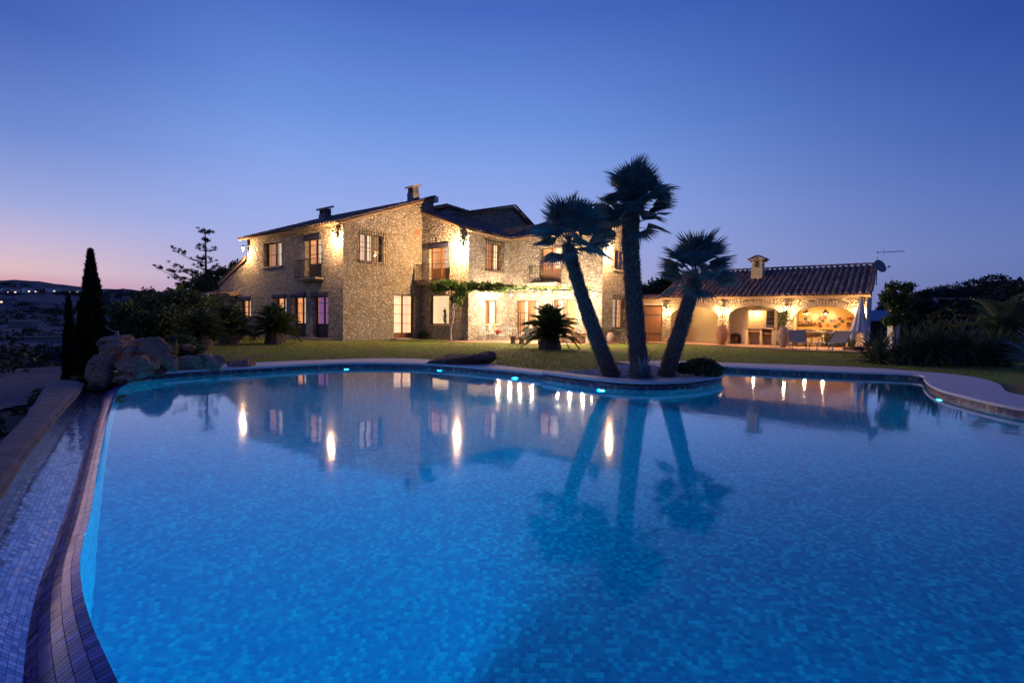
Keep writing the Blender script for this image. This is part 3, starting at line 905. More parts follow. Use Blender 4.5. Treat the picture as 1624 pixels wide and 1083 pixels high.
def wall(name, plane, c, u0, length, z0, top, holes, mat, parent, th=0.34, depth=None):
    """top: list of (X, z); holes: (X0, X1, z0, z1)"""
    xs = sorted(set([0, length] + [p[0] for p in top] + [v for h in holes for v in h[:2]]))
    b = MB()
    def T(x, side=1):
        for (xa, za), (xb, zb) in zip(top[:-1], top[1:]):
            if xa == xb: continue
            if (xa <= x <= xb):
                if side == 1 and x == xb and xb != length: continue
                if side == -1 and x == xa and xa != 0: continue
                return za + (zb - za) * (x - xa) / (xb - xa)
        return top[-1][1]
    for xa, xb in zip(xs[:-1], xs[1:]):
        zt_a, zt_b = T(xa, 1), T(xb, -1)
        hs = sorted([h for h in holes if h[0] <= xa + 1e-6 and h[1] >= xb - 1e-6], key=lambda h: h[2])
        z = z0
        for h in hs:
            if h[2] > z + 1e-4: b.quad((xa, 0, z), (xb, 0, z), (xb, 0, h[2]), (xa, 0, h[2]))
            z = h[3]
        b.quad((xa, 0, z), (xb, 0, z), (xb, 0, zt_b), (xa, 0, zt_a))
        b.quad((xa, 0, zt_a), (xb, 0, zt_b), (xb, th, zt_b), (xa, th, zt_a))
    for x0, x1, a, d in holes:
        b.quad((x0, 0, a), (x0, 0, d), (x0, th, d), (x0, th, a))
        b.quad((x1, 0, a), (x1, th, a), (x1, th, d), (x1, 0, d))
        b.quad((x0, 0, d), (x1, 0, d), (x1, th, d), (x0, th, d))
        b.quad((x0, 0, a), (x0, th, a), (x1, th, a), (x1, 0, a))
    loc, rz = frame(plane, c, u0, parent)
    return b.build(name, mat, parent, loc=loc, rz=rz)

def window(parent, plane, c, u0, X0, X1, z0, z1, leaves=2, bars=2, kind='window', fmat='wood', room='room', curtain=None,
           panel=0.0, recess=0.2, grille=False, sill=True, label=None, blind=False, deep=0.5, fw_=0.055, cur_part=(0, 1)):
    """a glazed window or French window in an opening: frame > pane, curtain, room, grille, sill"""
    loc, rz = frame(plane, c, u0, parent)
    W = X1 - X0; Hh = z1 - z0
    q = Matrix.Rotation(rz, 4, 'Z') @ Vector((X0, recess, 0))
    f = MB()
    f.box(0, 0, 0, W, .06, fw_); f.box(0, 0, Hh - fw_, W, .06, Hh); f.box(0, 0, fw_, fw_, .06, Hh - fw_); f.box(W - fw_, 0, fw_, W, .06, Hh - fw_)
    lw = (W - 2 * fw_) / leaves
    if panel:
        f.box(fw_, .015, fw_, W - fw_, .045, panel)
        for k in range(leaves): f.box(fw_ + k * lw + .1, .005, fw_ + .06, fw_ + (k + 1) * lw - .1, .0145, panel - .08)
    for k in range(leaves):
        xa = fw_ + k * lw; xb = xa + lw
        s_ = .05
        f.box(xa + .001, -.012, fw_ + .001, xa + s_, .05, Hh - fw_ - .001); f.box(xb - s_, -.012, fw_ + .001, xb - .001, .05, Hh - fw_ - .001)
        g0 = max(panel, fw_)
        for j in range(1, bars + 1):
            zz = g0 + (Hh - fw_ - g0) * j / (bars + 1)
            f.box(xa + s_, .004, zz - .014, xb - s_, .034, zz + .014)
    o = f.build(kind, M[fmat], parent, loc=tuple(Vector(loc) + q + Vector((0, 0, z0))), rz=rz)
    if label: o['label'] = label
    g0 = max(panel, fw_)
    for k in range(leaves):
        xa = fw_ + k * lw + .05; xb = fw_ + (k + 1) * lw - .05
        for j in range(bars + 1):
            za = g0 + (Hh - fw_ - g0) * j / (bars + 1) + .014; zb = g0 + (Hh - fw_ - g0) * (j + 1) / (bars + 1) - .014
            MB().box(xa, .017, za, xb, .023, zb).build('pane', M['glass'], o)
    # the room behind
    r = MB()
    d = deep
    e = .25
    r.quad((-e, d, -.05), (W + e, d, -.05), (W + e, d, Hh + .3), (-e, d, Hh + .3))
    r.build('room_wall', M[room], o)
    r = MB()
    r.quad((-e, .15, -.05), (-e, d, -.05), (-e, d, Hh + .3), (-e, .15, Hh + .3))
    r.quad((W + e, .15, -.05), (W + e, d, -.05), (W + e, d, Hh + .3), (W + e, .15, Hh + .3))
    r.quad((-e, .15, Hh + .3), (W + e, .15, Hh + .3), (W + e, d, Hh + .3), (-e, d, Hh + .3))
    r.quad((-e, .15, -.05), (W + e, .15, -.05), (W + e, d, -.05), (-e, d, -.05))
    r.build('room_shell', M[room], o)
    if curtain:
        for cm, a_, b_ in curtain:
            cb = MB(); n = 14
            for i in range(n):
                t0, t1 = i / n, (i + 1) / n
                xa = W * (a_ + (b_ - a_) * t0); xb = W * (a_ + (b_ - a_) * t1)
                ya = .13 + .02 * math.sin(i * 2.1); yb = .13 + .02 * math.sin((i + 1) * 2.1)
                cb.quad((xa, ya, .03), (xb, yb, .03), (xb, yb, Hh - .02), (xa, ya, Hh - .02))
            cb.build('curtain', M[cm], o, smooth=True)
    if sill:
        MB().box(-.12, -recess - .06, -.09, W + .12, -.001, -.003).build('sill', M['trimstone'], o)
    if grille:
        g = MB()
        y = -recess - .09
        n = max(4, int(W / .13))
        for i in range(n + 1):
            x = -.12 + (W + .24) * i / n
            g.bar((x, y, -.16), (x, y, Hh + .2), .018)
        for zz in (-.08, Hh * .33, Hh * .66, Hh + .1):
            g.bar((-.12, y - .002, zz), (W + .12, y - .002, zz), .02)
            for x in (-.12, W + .12): g.bar((x, y, zz), (x, 0 - recess, zz), .018)
        g.build('grille', M['iron'], o)
    if blind:
        q_ = MB()
        n = 10
        P = [(-.06, 0)] 
        prof = [(.12, Hh - .005), (-.03, Hh - .005), (-.1, Hh - .08), (-.11, Hh - .26), (-.06, Hh - .33), (.12, Hh - .31)]
        x0, x1 = .01, W - .01
        b_ = MB(); yb = -recess - .005
        for (ya, za), (yc, zc) in zip(prof[:-1], prof[1:]):
            b_.quad((x0, yb + ya, za), (x1, yb + ya, za), (x1, yb + yc, zc), (x0, yb + yc, zc))
        for x in (x0, x1):
            b_.v += [(x, yb + a, z) for a, z in prof]; n0 = len(b_.v); b_.f.append(tuple(range(n0 - 6, n0)))
        b_.build('blind', M['awning'], o)
    return o

def balcony(parent, plane, c, u0, X0, X1, z, depth=0.55, hgt_=0.98, slabm='trimstone'):
    loc, rz = frame(plane, c, u0, parent)
    b = MB().box(X0, -depth, z - .1, X1, 0, z)
    b.box(X0 + .15, -depth * .7, z - .17, X1 - .15, 0, z - .101)
    o = b.build('balcony', M[slabm], parent, loc=loc, rz=rz)
    r = MB()
    y = -depth + .04
    for (a, d) in (((X0 + .03, 0, 0), (X0 + .03, y, 0)), ((X0 + .03, y, 0), (X1 - .03, y, 0)), ((X1 - .03, y, 0), (X1 - .03, 0, 0))):
        a = Vector(a); d = Vector(d); L_ = (d - a).length; n = max(2, int(L_ / .105))
        for zz in (z + .07, z + hgt_): r.bar(a + Vector((0, 0, zz)), d + Vector((0, 0, zz)), .026)
        for i in range(n + 1):
            p = a.lerp(d, i / n); r.bar(p + Vector((0, 0, z)), p + Vector((0, 0, z + hgt_)), .014)
    r.build('railing', M['iron'], o)
    return o

# main walls ------------------------------------------------------------
LU = -13.7                                  # L wall's left end is at local y = 13.7
WL = wall('wall', 'x', 0, LU, 13.7, 0, [(0, 3.4), (3.78, 4.95), (3.78, 6.1), (13.7, 6.1)],
     [(2.84, 4.2, 1.2, 2.57), (6.9, 8.3, .2, 2.66), (8.88, 10.3, .2, 2.66), (10.9, 12.4, .2, 2.66), (5.77, 7.8, 4.25, 5.65), (10.25, 11.77, 3.4, 5.74)], M['stone'], house)
WA = wall('wall', 'y', 0, 0, 5.37, 0, [(0, 6.1), (5.37, 8.12)], [(1.05, 2.5, 4.3, 5.73), (3.3, 4.87, .18, 2.65)], M['stone'], house)
WB = wall('wall', 'x', 5.37, 0, 3.7, 0, [(0, 7.5), (3.7, 6.13)], [(.6, 2.24, 3.5, 5.66), (.62, 2.24, .98, 2.68)], M['stone'], house)
WC = wall('wall', 'y', -3.7, 5.37, 3.73, 0, [(0, 6.13), (3.73, 6.2)], [(1.51, 2.88, 4.17, 5.7), (1.36, 2.74, 1.05, 2.42)], M['stone'], house)
WD = wall('wall', 'x', 9.1, 3.7, 6.21, 0, [(0, 6.2), (6.21, 6.2)], [(2.14, 3.6, 3.5, 5.46), (.45, 2.1, .14, 2.46), (3.15, 4.6, .14, 2.5)], M['stone'], house)
WE = wall('wall', 'y', -9.91, 9.1, 4.64, 0, [(0, 6.2), (4.64, 7.9)], [(1.27, 3.0, .93, 2.6), (1.38, 2.9, 4.2, 5.3)], M['stone'], house)
# upper wall over the side wing's roof, back walls
b = MB()
b.quad((5.37, 0, 7.2), (6.3, 0, 7.2), (6.3, 0, 8.48), (5.37, 0, 8.13)); b.quad((6.3, 0, 5), (6.3, 10, 5), (6.3, 10, 8.45), (6.3, 0, 8.45))
b.quad((0, 13.7, 0), (6, 13.7, 0), (6, 13.7, 5.6), (0, 13.7, 3.3)); b.quad((0, 9.92, 3), (6.3, 9.92, 3), (6.3, 9.92, 8.4), (0, 9.92, 6.05))
b.quad((6.3, 14, 0), (20, 14, 0), (20, 14, 6), (6.3, 14, 6)); b.quad((13.74, -9.91, 0), (13.74, 2, 0), (13.74, 2, 7.9), (13.74, -9.91, 7.9))
b.quad((19.6, 2, 0), (19.6, 14, 0), (19.6, 14, 8.9), (19.6, 2, 8.9))
b.build('wall', M['stone'], house)
# corner pilaster and drain niche on the gable wall
b = MB().lathe([(.17, 0), (.17, .03), (.12, .04), (.11, .02)], 16)
b.v = [tuple(Matrix.Rotation(R(90), 4, 'X') @ Vector(v)) for v in b.v]
b.build('round_vent', M['terracotta'], house, loc=(5.03, -.002, 6.34))

# windows
W_ = window
W_(house, 'x', 0, LU, 2.84, 4.2, 1.2, 2.57, 2, 1, room='room', curtain=[('curtain', .3, 1)], blind=True, fmat='wood_dark')
W_(house, 'x', 0, LU, 6.9, 8.3, .2, 2.66, 2, 1, 'french_window', 'wood_dark', 'room', [('curtain', .25, .7)], .75, .28, False, False, blind=True)
W_(house, 'x', 0, LU, 8.88, 10.3, .2, 2.66, 2, 2, 'french_window', 'wood_dark', 'room', [('curtain', .45, .9)], .75, .28, False, False, blind=True)
W_(house, 'x', 0, LU, 10.9, 12.4, .2, 2.66, 2, 2, 'french_window', 'wood_dark', 'room', [('curtain_pink', 0, .62)], .75, .28, False, False, label='french window with glowing pink curtain', blind=True)
W_(house, 'x', 0, LU, 5.77, 7.8, 4.25, 5.65, 2, 1, 'window', 'wood_dark', 'room_dim', [('curtain', .55, 1)], 0, .26)
W_(house, 'x', 0, LU, 10.25, 11.77, 3.4, 5.74, 2, 2, 'french_window', 'wood_dark', 'room', [('curtain', .5, .8)], .8, .24, False, False, blind=True)
balcony(house, 'x', 0, LU, 9.9, 12.0, 3.38, .5)
W_(house, 'y', 0, 0, 1.05, 2.5, 4.3, 5.73, 3, 1, 'window', 'wood_dark', 'room_dim', [('curtain', 0, .62)], 0, .2, True)
W_(house, 'y', 0, 0, 3.3, 4.87, .18, 2.65, 2, 3, 'french_window', 'wood', 'room_w', [('curtain', 0, .45), ('curtain', .62, .82)], .3, .22, False, False)
W_(house, 'x', 5.37, 0, .6, 2.24, 3.5, 5.66, 2, 2, 'french_window', 'wood', 'room', [('curtain', .6, 1)], .72, .2, False, False, blind=True)
balcony(house, 'x', 5.37, 0, .02, 2.3, 3.42, .62)
W_(house, 'x', 5.37, 0, .62, 2.24, .98, 2.68, 1, 0, 'window', 'wood', 'room_w', None, 0, .22)
W_(house, 'y', -3.7, 5.37, 1.51, 2.88, 4.17, 5.7, 2, 1, 'window', 'wood', 'room_dim', [('curtain', .6, .9)], 0, .12, True)
W_(house, 'y', -3.7, 5.37, 1.36, 2.74, 1.05, 2.42, 2, 0, 'window', 'wood', 'room_dim', [('curtain', 0, .3), ('curtain', .65, 1)], 0, .2)
W_(house, 'x', 9.1, 3.7, 2.14, 3.6, 3.5, 5.46, 2, 1, 'french_window', 'wood', 'room', [('curtain', .62, 1)], .75, .2, False, False)
balcony(house, 'x', 9.1, 3.7, 1.62, 3.66, 3.42, .5)
W_(house, 'x', 9.1, 3.7, .45, 2.1, .14, 2.46, 2, 2, 'french_window', 'wood', 'room_dim', [('curtain', .3, .5), ('curtain', .78, 1)], .2, .2, False, False)
W_(house, 'x', 9.1, 3.7, 3.15, 4.6, .14, 2.5, 2, 2, 'french_window', 'wood', 'room', [('curtain', .1, .3)], .2, .2, False, False)
W_(house, 'y', -9.91, 9.1, 1.27, 3.0, .93, 2.6, 2, 1, 'window', 'wood', 'room', [('curtain', .35, .8)], 0, .2, True)
W_(house, 'y', -9.91, 9.1, 1.38, 2.9, 4.2, 5.3, 2, 1, 'window', 'wood_dark', 'black', None, 0, .1, label='unlit window with a blackened room behind')  # room walls coloured black to give the darkness indoors

hp = empty('house_plant', tuple(hw(5.72, -1.6, 1.0))); tag(hp, 'leafy house plant silhouetted behind the ground-floor window left of the vine', 'house plant')
# roofs -----------------------------------------------------------------
def roof(name, o, ex, ey, width, rng, mat, parent, pitch=.25, course=.42, rad=.095, seed=1, label=None):
    """rows of barrel tiles: o = eave start, ex along the eave, ey up the slope, rng(s) -> (t0, t1)"""
    rnd = random.Random(seed)
    o = Vector(o); ex = Vector(ex).normalized(); ey = Vector(ey).normalized(); ez = ex.cross(ey).normalized()
    if ez.z < 0: ez = -ez
    deck = MB()
    n = max(1, int(width / pitch))
    p = width / n
    for i in range(n):
        s0 = i * p; t0, t1 = rng(s0 + p / 2)
        a = o + ex * s0 + ey * t0; b_ = o + ex * (s0 + p) + ey * t0; c_ = o + ex * (s0 + p) + ey * t1; d = o + ex * s0 + ey * t1
        deck.quad(a, b_, c_, d)
        u = ez * -.09
        deck.quad(a + u, b_ + u, c_ + u, d + u); deck.quad(a, b_, b_ + u, a + u)
        if i == 0: deck.quad(a, d, d + u, a + u)
        if i == n - 1: deck.quad(b_, c_, c_ + u, b_ + u)
    r_ = deck.build(name, M['eave'], parent)
    if label: r_['label'] = label
    cov = MB(); K = 6
    for i in range(n):
        for pan in (0, 1):
            s_ = (i + .5 + .5 * pan) * p
            if pan and i == n - 1: continue
            t0, t1 = rng(s_)
            if t1 - t0 < .15: continue
            m = max(1, int((t1 - t0) / course)); cl = (t1 - t0) / m
            for j in range(m):
                ta = t0 + j * cl - (.06 if j == 0 else .03); tb = t0 + (j + 1) * cl
                jx = rnd.uniform(-.01, .01); lift = .035 + rnd.uniform(0, .012)
                base = len(cov.v)
                for (tt, rr, lf) in ((ta, rad * 1.06, lift), (tb, rad * .86, lift - .012)):
                    for k in range(K + 1):
                        a = PI * k / K
                        if pan: off = ex * (rr * .9 * math.cos(a)) - ez * (rr * .55 * math.sin(a)) + ez * .045
                        else: off = ex * (rr * math.cos(a)) + ez * (rr * math.sin(a))
                        cov.v.append(tuple(o + ex * (s_ + jx) + ey * tt + ez * lf + off))
                for k in range(K):
                    cov.f.append((base + k, base + k + 1, base + K + 2 + k, base + K + 1 + k))
                # thick open end of the tile
                if not pan:
                    b2 = len(cov.v)
                    for k in range(K + 1):
                        a = PI * k / K
                        cov.v.append(tuple(o + ex * (s_ + jx + rad * .82 * math.cos(a)) + ey * (ta + .004) + ez * (lift + rad * .82 * math.sin(a))))
                    for k in range(K):
                        cov.f.append((base + k, b2 + k, b2 + k + 1, base + k + 1))
    tag(cov.build('roof_tiles', mat, r_), kind='stuff')
    return r_
def slope(sx): return (Vector((1, 0, sx)))
# main block: eave over the L wall, rising towards +x
roof('roof', (-.38, -.12, 6.02), (0, 1, 0), (1, 0, .377), 10.35, lambda s: (0, 7.15), M['tile'], house, seed=3)
# verge tiles along the gable
def verge(a, b_, parent, mat=None, r=.09):
    a = Vector(a); b_ = Vector(b_); n = int((b_ - a).length / .4); mb_ = MB()
    for i in range(n):
        p = a.lerp(b_, i / n); q = a.lerp(b_, (i + 1.08) / n)
        base = len(mb_.v)
        d = (q - p).normalized(); sx = d.cross(Vector((0, 0, 1))).normalized(); uz = sx.cross(d)
        for (pt, rr) in ((p, r * 1.05), (q, r * .85)):
            for k in range(7):
                an = PI * k / 6; mb_.v.append(tuple(pt + sx * rr * math.cos(an) + uz * rr * math.sin(an)))
        for k in range(6): mb_.f.append((base + k, base + k + 1, base + 8 + k, base + 7 + k))
    o = mb_.build('verge_tiles', mat or M['tile'], parent); tag(o, kind='stuff'); return o
verge((-.35, -.1, 6.1), (6.3, -.1, 8.62), house)
MB().box(6.2, -.2, 8.3, 6.5, 10.3, 8.62).build('ridge_beam', M['plaster_w'], house)
# lean-to slope at the far left
roof('roof', (-.1, 13.75, 3.4), (1, 0, 0), (0, -1, .4), 6, lambda s: (0, 4.1), M['tile'], house, seed=4)
verge((-.02, 13.8, 3.5), (-.02, 9.95, 5.05), house)
# side wing: C roof (rises along +y) and D roof (rises along +x), meeting in the valley
kc = .375
def rC(s):
    x = 5.25 + s
    lo = 0 if x < 8.75 else (x - 8.75) * 1.07
    return (lo, 6.3)
roof('roof', (5.25, -4.05, 6.06), (1, 0, 0), (0, 1, kc), 11.5, rC, M['tile'], house, seed=5)
def rD(s):
    y = -3.4 - s                     # s grows towards the viewer's right
    lo = 0 if y < -4.05 else (y + 4.05) * 1.07
    return (lo, 4.95 * 1.07)
roof('roof', (8.75, -3.4, 6.1), (0, -1, 0), (1, 0, kc), 6.75, rD, M['tile'], house, seed=6)
verge((5.3, -4.0, 6.14), (5.3, 0, 7.62), house)
verge((8.8, -10.15, 6.15), (13.75, -10.15, 8.02), house)
# rear block: gable over the valley
b = MB()
gx = [(9.0, 6.5), (9.2, 8.1), (16.71, 10.1), (19.6, 8.9), (19.6, 6.0)]
b.v = [(x, 2, z) for x, z in gx]; b.f = [(0, 4, 3, 2, 1)]
b.build('gable_wall', M['stone'], house)
roof('roof', (8.9, 1.75, 8.1), (0, 1, 0), (1, 0, .266), 9, lambda s: (0, 8.1), M['tile'], house, seed=9)
roof('roof', (19.8, 1.75, 8.85), (0, 1, 0), (-1, 0, .42), 9, lambda s: (0, 3.35), M['tile'], house, seed=10)
verge((8.9, 1.7, 8.15), (16.75, 1.7, 10.25), house); verge((19.8, 1.7, 8.9), (16.75, 1.7, 10.25), house)
b = MB(); b.v = [(x, 5.5, z) for x, z in ((12.2, 8), (12.2, 9.3), (13.2, 9.9), (16.5, 9.7), (16.5, 8))]; b.f = [(0, 4, 3, 2, 1)]
roof('roof', (13.0, 5.3, 10.02), (0, 1, 0), (1, 0, -.03), 6, lambda s: (0, 3.2), M['tile'], house, seed=11)
b.build('gable_wall', M['stone'], house)

def chimney(parent, x, y, z, h, w_=.5, d=.5, mat='plaster_w', tilt=0.0, label=None):
    t_ = MB()
    t_.box(-w_ / 2, -d / 2, 0, w_ / 2, d / 2, h * .55)
    c0 = h * .55
    for sx in (-1, 1):
        for sy in (-1, 1):
            x_ = sx * (w_ / 2 - .09); y_ = sy * (d / 2 - .09)
            t_.box(x_ - .06, y_ - .06, c0, x_ + .06, y_ + .06, h * .84)
    t_.box(-.05, -d / 2 + .04, c0, .05, d / 2 - .04, h * .84)
    o = t_.build('chimney', M[mat], parent, loc=(x, y, z))
    if label: o['label'] = label
    c = MB(); q = Matrix.Translation((0, 0, h * .84)) @ Matrix.Rotation(tilt, 4, 'Y')
    c.box(-w_ / 2 - .1, -d / 2 - .1, -.03, w_ / 2 + .1, d / 2 + .1, .08, q)
    c.build('chimney_cap', M['trimstone'], o)
    cc = MB()
    q2 = Matrix.Translation((0, 0, h * .84)) @ Matrix.Rotation(tilt, 4, 'Y')
    return o
chimney(house, 1.5, 3.86, 6.45, 1.25, .52, .52, 'chim', R(-20))
chimney(house, 4.9, .25, 7.85, 1.3, .5, .5, 'chim', R(-20))
chimney(house, 12.2, -8.0, 7.2, 1.2, .5, .55, 'chim')
# string course, plinth step
MB().box(-.35, 1.0, .05, -.003, 7.6, .17).build('doorstep', M['trimstone'], house)
MB().box(3.1, -.35, .05, 5.0, -.003, .16).build('doorstep', M['trimstone'], house)

# ------------------------------------------------------------------ PATIO
def sheet(name, pts, z, mat, parent=None, kind='structure'):
    o = poly(name, [pts], z, mat, parent)
    if kind: tag(o, kind=kind)
    return o
pat = [tuple(hw(*p)[:2]) for p in [(3.6, -3.2), (5.4, -3.7), (9.1, -3.7), (9.1, -9.9), (14.2, -9.6), (14.2, -10.6), (8.6, -10.6), (6.2, -9.2), (4.9, -6.0), (3.3, -4.4)]]
sheet('house_terrace', pat[::-1], .125, M['paving'])
pat = [tuple(hw(*p)[:2]) for p in [(18.4, -9.3), (18.4, -21.3), (14.1, -21.9), (10.2, -21.4), (10.4, -19), (11.6, -15.5), (12.6, -11.5), (13.2, -9.4)]]
sheet('arcade_terrace', pat[::-1], .128, M['paving'])

# ------------------------------------------------------------------ ARCADE BUILDING
arc = empty('arcade_house', tuple(P1), HROT)
tag(arc, 'low stone outdoor kitchen building with three lit arches under a tiled roof', 'pavilion')
FX = 14.2; FU = 11.28
def arch_wall(c, u0, length, z0, top, arches, mat, parent, th=.4):
    b = MB(); N = 18
    x = 0.0
    for (a, d, zs, za) in arches:
        b.quad((x, 0, z0), (a, 0, z0), (a, 0, top), (x, 0, top))
        m = (a + d) / 2; hw_ = (d - a) / 2
        pts = []
        for i in range(N + 1):
            an = PI - PI * i / N; pts.append((m + hw_ * math.cos(an), zs + (za - zs) * math.sin(an)))
        for (xa, z_a), (xb, z_b) in zip(pts[:-1], pts[1:]):
            b.quad((xa, 0, z_a), (xb, 0, z_b), (xb, 0, top), (xa, 0, top))
            b.quad((xa, 0, z_a), (xa, th, z_a), (xb, th, z_b), (xb, 0, z_b))
        b.quad((a, 0, z0), (a, th, z0), (a, th, zs), (a, 0, zs)); b.quad((d, 0, z0), (d, 0, zs), (d, th, zs), (d, th, z0))
        x = d
    b.quad((x, 0, z0), (length, 0, z0), (length, 0, top), (x, 0, top))
    b.quad((0, th, z0), (0, th, top), (length, th, top), (length, th, z0)) if False else None
    loc, rz = frame('x', c, u0, parent)
    return b.build('arcade_wall', mat, parent, loc=loc, rz=rz)
ARCH = [(.55, 3.2, 1.62, 2.2), (3.8, 6.41, 1.7, 2.23), (6.93, 9.66, 1.52, 2.21)]
aw = arch_wall(FX, FU, 10.07, 0, 2.62, ARCH, M['stone_arch'], arc)
# voussoirs around each arch, laid on edge
for (a, d, zs, za) in ARCH:
    m = (a + d) / 2; hw_ = (d - a) / 2; N = 33
    for i in range(N):
        an = PI - PI * (i + .5) / N
        px, pz = m + (hw_ + .004) * math.cos(an), zs + (za - zs + .004) * math.sin(an)
        nx, nz = math.cos(an) / hw_, math.sin(an) / (za - zs); l_ = math.hypot(nx, nz); nx /= l_; nz /= l_
        L_ = .26 + random.uniform(-.04, .05); wv = .088 * (0.75 + .3 * abs(math.sin(an)))
        q = Matrix(((nz, 0, nx, px), (0, 1, 0, 0), (-nx, 0, nz, pz), (0, 0, 0, 1)))
        mb_ = MB().box(-wv / 2, -.03 - random.uniform(0, .02), 0.002, wv / 2, -.001, min(L_, 2.6 - pz), q)
        vv_ = mb_.build('voussoir', M['trimstone'], aw)
# inner lining in plaster
b = MB()
b.box(14.62, -11.4, .0, 14.66, -11.28, 2.6)
b.quad((18.4, -11.3, 0), (18.4, -21.35, 0), (18.4, -21.35, 2.6), (18.4, -11.3, 2.6))
b.quad((14.25, -21.2, 0), (18.4, -21.2, 0), (18.4, -21.2, 2.6), (14.25, -21.2, 2.6))
b.quad((14.25, -11.3, 0), (18.4, -11.3, 0), (18.4, -11.3, 2.6), (14.25, -11.3, 2.6))
b.quad((16.4, -11.3, 0), (16.4, -14.72, 0), (16.4, -14.72, 2.6), (16.4, -11.3, 2.6))
b.quad((14.6, -14.72, 0), (17.9, -14.72, 0), (17.9, -14.72, 2.6), (14.6, -14.72, 2.6))
b.quad((14.6, -14.80, 0), (17.9, -14.80, 0), (17.9, -14.80, 2.6), (14.6, -14.80, 2.6))
b.quad((14.25, -11.3, 2.6), (18.4, -11.3, 2.6), (18.4, -21.35, 2.6), (14.25, -21.35, 2.6))
b.box(14.7, -17.98, 0, 17.4, -17.86, 2.6)
b.build('inner_wall', M['plaster'], arc)
b = MB()
b.quad((14.2, -21.35, 0), (18.8, -21.35, 0), (18.8, -21.35, 4.5), (14.2, -21.35, 2.7))
b.quad((14.2, -11.3, 2.6), (18.8, -11.3, 2.6), (18.8, -11.3, 4.5), (14.2, -11.3, 2.75))
b.quad((18.8, -11.3, 0), (18.8, -21.35, 0), (18.8, -21.35, 4.5), (18.8, -11.3, 4.5))
b.build('side_wall', M['plaster_w'], arc)
MB().box(14.02, -21.5, 2.6, 14.3, -11.2, 2.72).build('eave_course', M['trimstone'], arc)
roof('roof', (13.85, -21.5, 2.72), (0, 1, 0), (1, 0, .385), 10.25, lambda s: (0, 5.0), M['tile'], arc, .27, .42, .1, seed=20)
verge((13.9, -21.5, 2.82), (18.6, -21.5, 4.62), arc); verge((18.55, -21.5, 4.62), (18.55, -11.2, 4.62), arc)
verge((13.9, -11.25, 2.82), (18.6, -11.25, 4.62), arc)
o = chimney(arc, 17.0, -15.9, 3.85, 1.3, .72, .6, 'plaster', 0, 'cream chimney with a little tiled hat')
roof('chimney_roof', (-.45, -.42, 1.12), (1, 0, 0), (0, 1, .5), .9, lambda s: (0, .48), M['tile'], None, .18, .24, .07, seed=21).parent = o
cr2 = roof('chimney_roof', (.45, .42, 1.12), (-1, 0, 0), (0, -1, .5), .9, lambda s: (0, .48), M['tile'], None, .18, .24, .07, seed=22); cr2.parent = o
# link wall with the wooden gate
b = MB()
b.box(14.18, -11.28, 2.3, 14.5, -9.4, 2.62); b.box(14.18, -9.6, 0, 14.5, -9.3, 2.3)
b.build('lintel', M['trimstone'], arc)
roof('roof', (13.95, -11.2, 2.66), (0, 1, 0), (1, 0, .3), 2.2, lambda s: (0, .85), M['tile'], arc, .24, .4, seed=23)
g = empty('gate', (14.42, -11.2, .13), 0, arc)
for k in range(9):
    MB().box(0, k * .178, 0, .04 + .006 * (k % 2), k * .178 + .17, 2.12).build('plank', M['wood'], g)
MB().box(-.03, 0, 1.55, -.001, 1.6, 1.66).build('cross_rail', M['wood_dark'], g); MB().box(-.03, 0, .4, -.001, 1.6, .51).build('cross_rail', M['wood_dark'], g)
# outdoor oven and barbecue in the middle bay (local y -15 .. -17.8, front at x = 16.3)
k_ = empty('outdoor_kitchen', tuple(hw(14.95, -14.86, .13)), HROT)
tag(k_, 'masonry barbecue and oven range with arched niches inside the middle arch', 'outdoor kitchen')
def kb(name, boxes, mat):
    b = MB()
    for q in boxes: b.box(*q)
    return b.build(name, M[mat], k_)
# own axes: x into the building, y negative to the viewer's right
kb('oven_body', [(0, -.95, 0.62, 1.3, 0, 2.45), (0, -.08, 0, 1.3, 0, .62), (0, -.95, 0, 1.3, -.7, .62), (.5, -.7, 0, 1.3, -.08, .62)], 'sandplaster')
b = MB()
for i in range(10):
    a0 = PI - PI * i / 10; a1 = PI - PI * (i + 1) / 10
    y0, z0_ = -.39 + .31 * math.cos(a0), .38 + .24 * math.sin(a0); y1, z1_ = -.39 + .31 * math.cos(a1), .38 + .24 * math.sin(a1)
    b.quad((-.002, y0, z0_), (-.002, y1, z1_), (-.002, y1, .62), (-.002, y0, .62))
b.build('niche_arch', M['sandplaster'], k_)
kb('log_store', [(.1, -.28, .02, .45, -.12, .3), (.1, -.5, .02, .45, -.33, .42)], 'wood')
kb('hood', [(.0, -2.5, 1.95, 1.3, -.95, 2.45), (0, -2.5, 0, .5, -2.35, 1.95)], 'plaster')
kb('hood_rim', [(-.06, -2.5, 1.88, .3, -.95, 1.95)], 'trimstone')
kb('fire_back', [(1.1, -2.35, .95, 1.3, -1.75, 1.9)], 'black')
kb('lit_back', [(1.1, -1.75, .95, 1.3, -.95, 1.9), (.1, -1.0, .95, 1.1, -.951, 1.9)], 'plaster')
kb('counter', [(-.1, -2.35, .88, 1.1, -.95, .95)], 'trimstone')
kb('cupboard', [(0, -2.35, 0, 1.0, -2.25, .88), (0, -1.75, 0, 1.0, -1.65, .88), (0, -1.05, 0, 1.0, -.95, .88), (.6, -2.3, 0, .7, -1.0, .88)], 'plaster')
kb('grill_rack', [(.2, -2.33, 1.28, .9, -1.8, 1.3), (.2, -2.33, 1.55, .9, -1.8, 1.57), (.15, -2.33, 1.02, 1.0, -1.8, 1.08)], 'steel')
kb('cupboard_shelf', [(.02, -2.25, .62, .55, -1.75, .66), (.02, -1.65, .7, .06, -1.05, .86)], 'wood_pale')
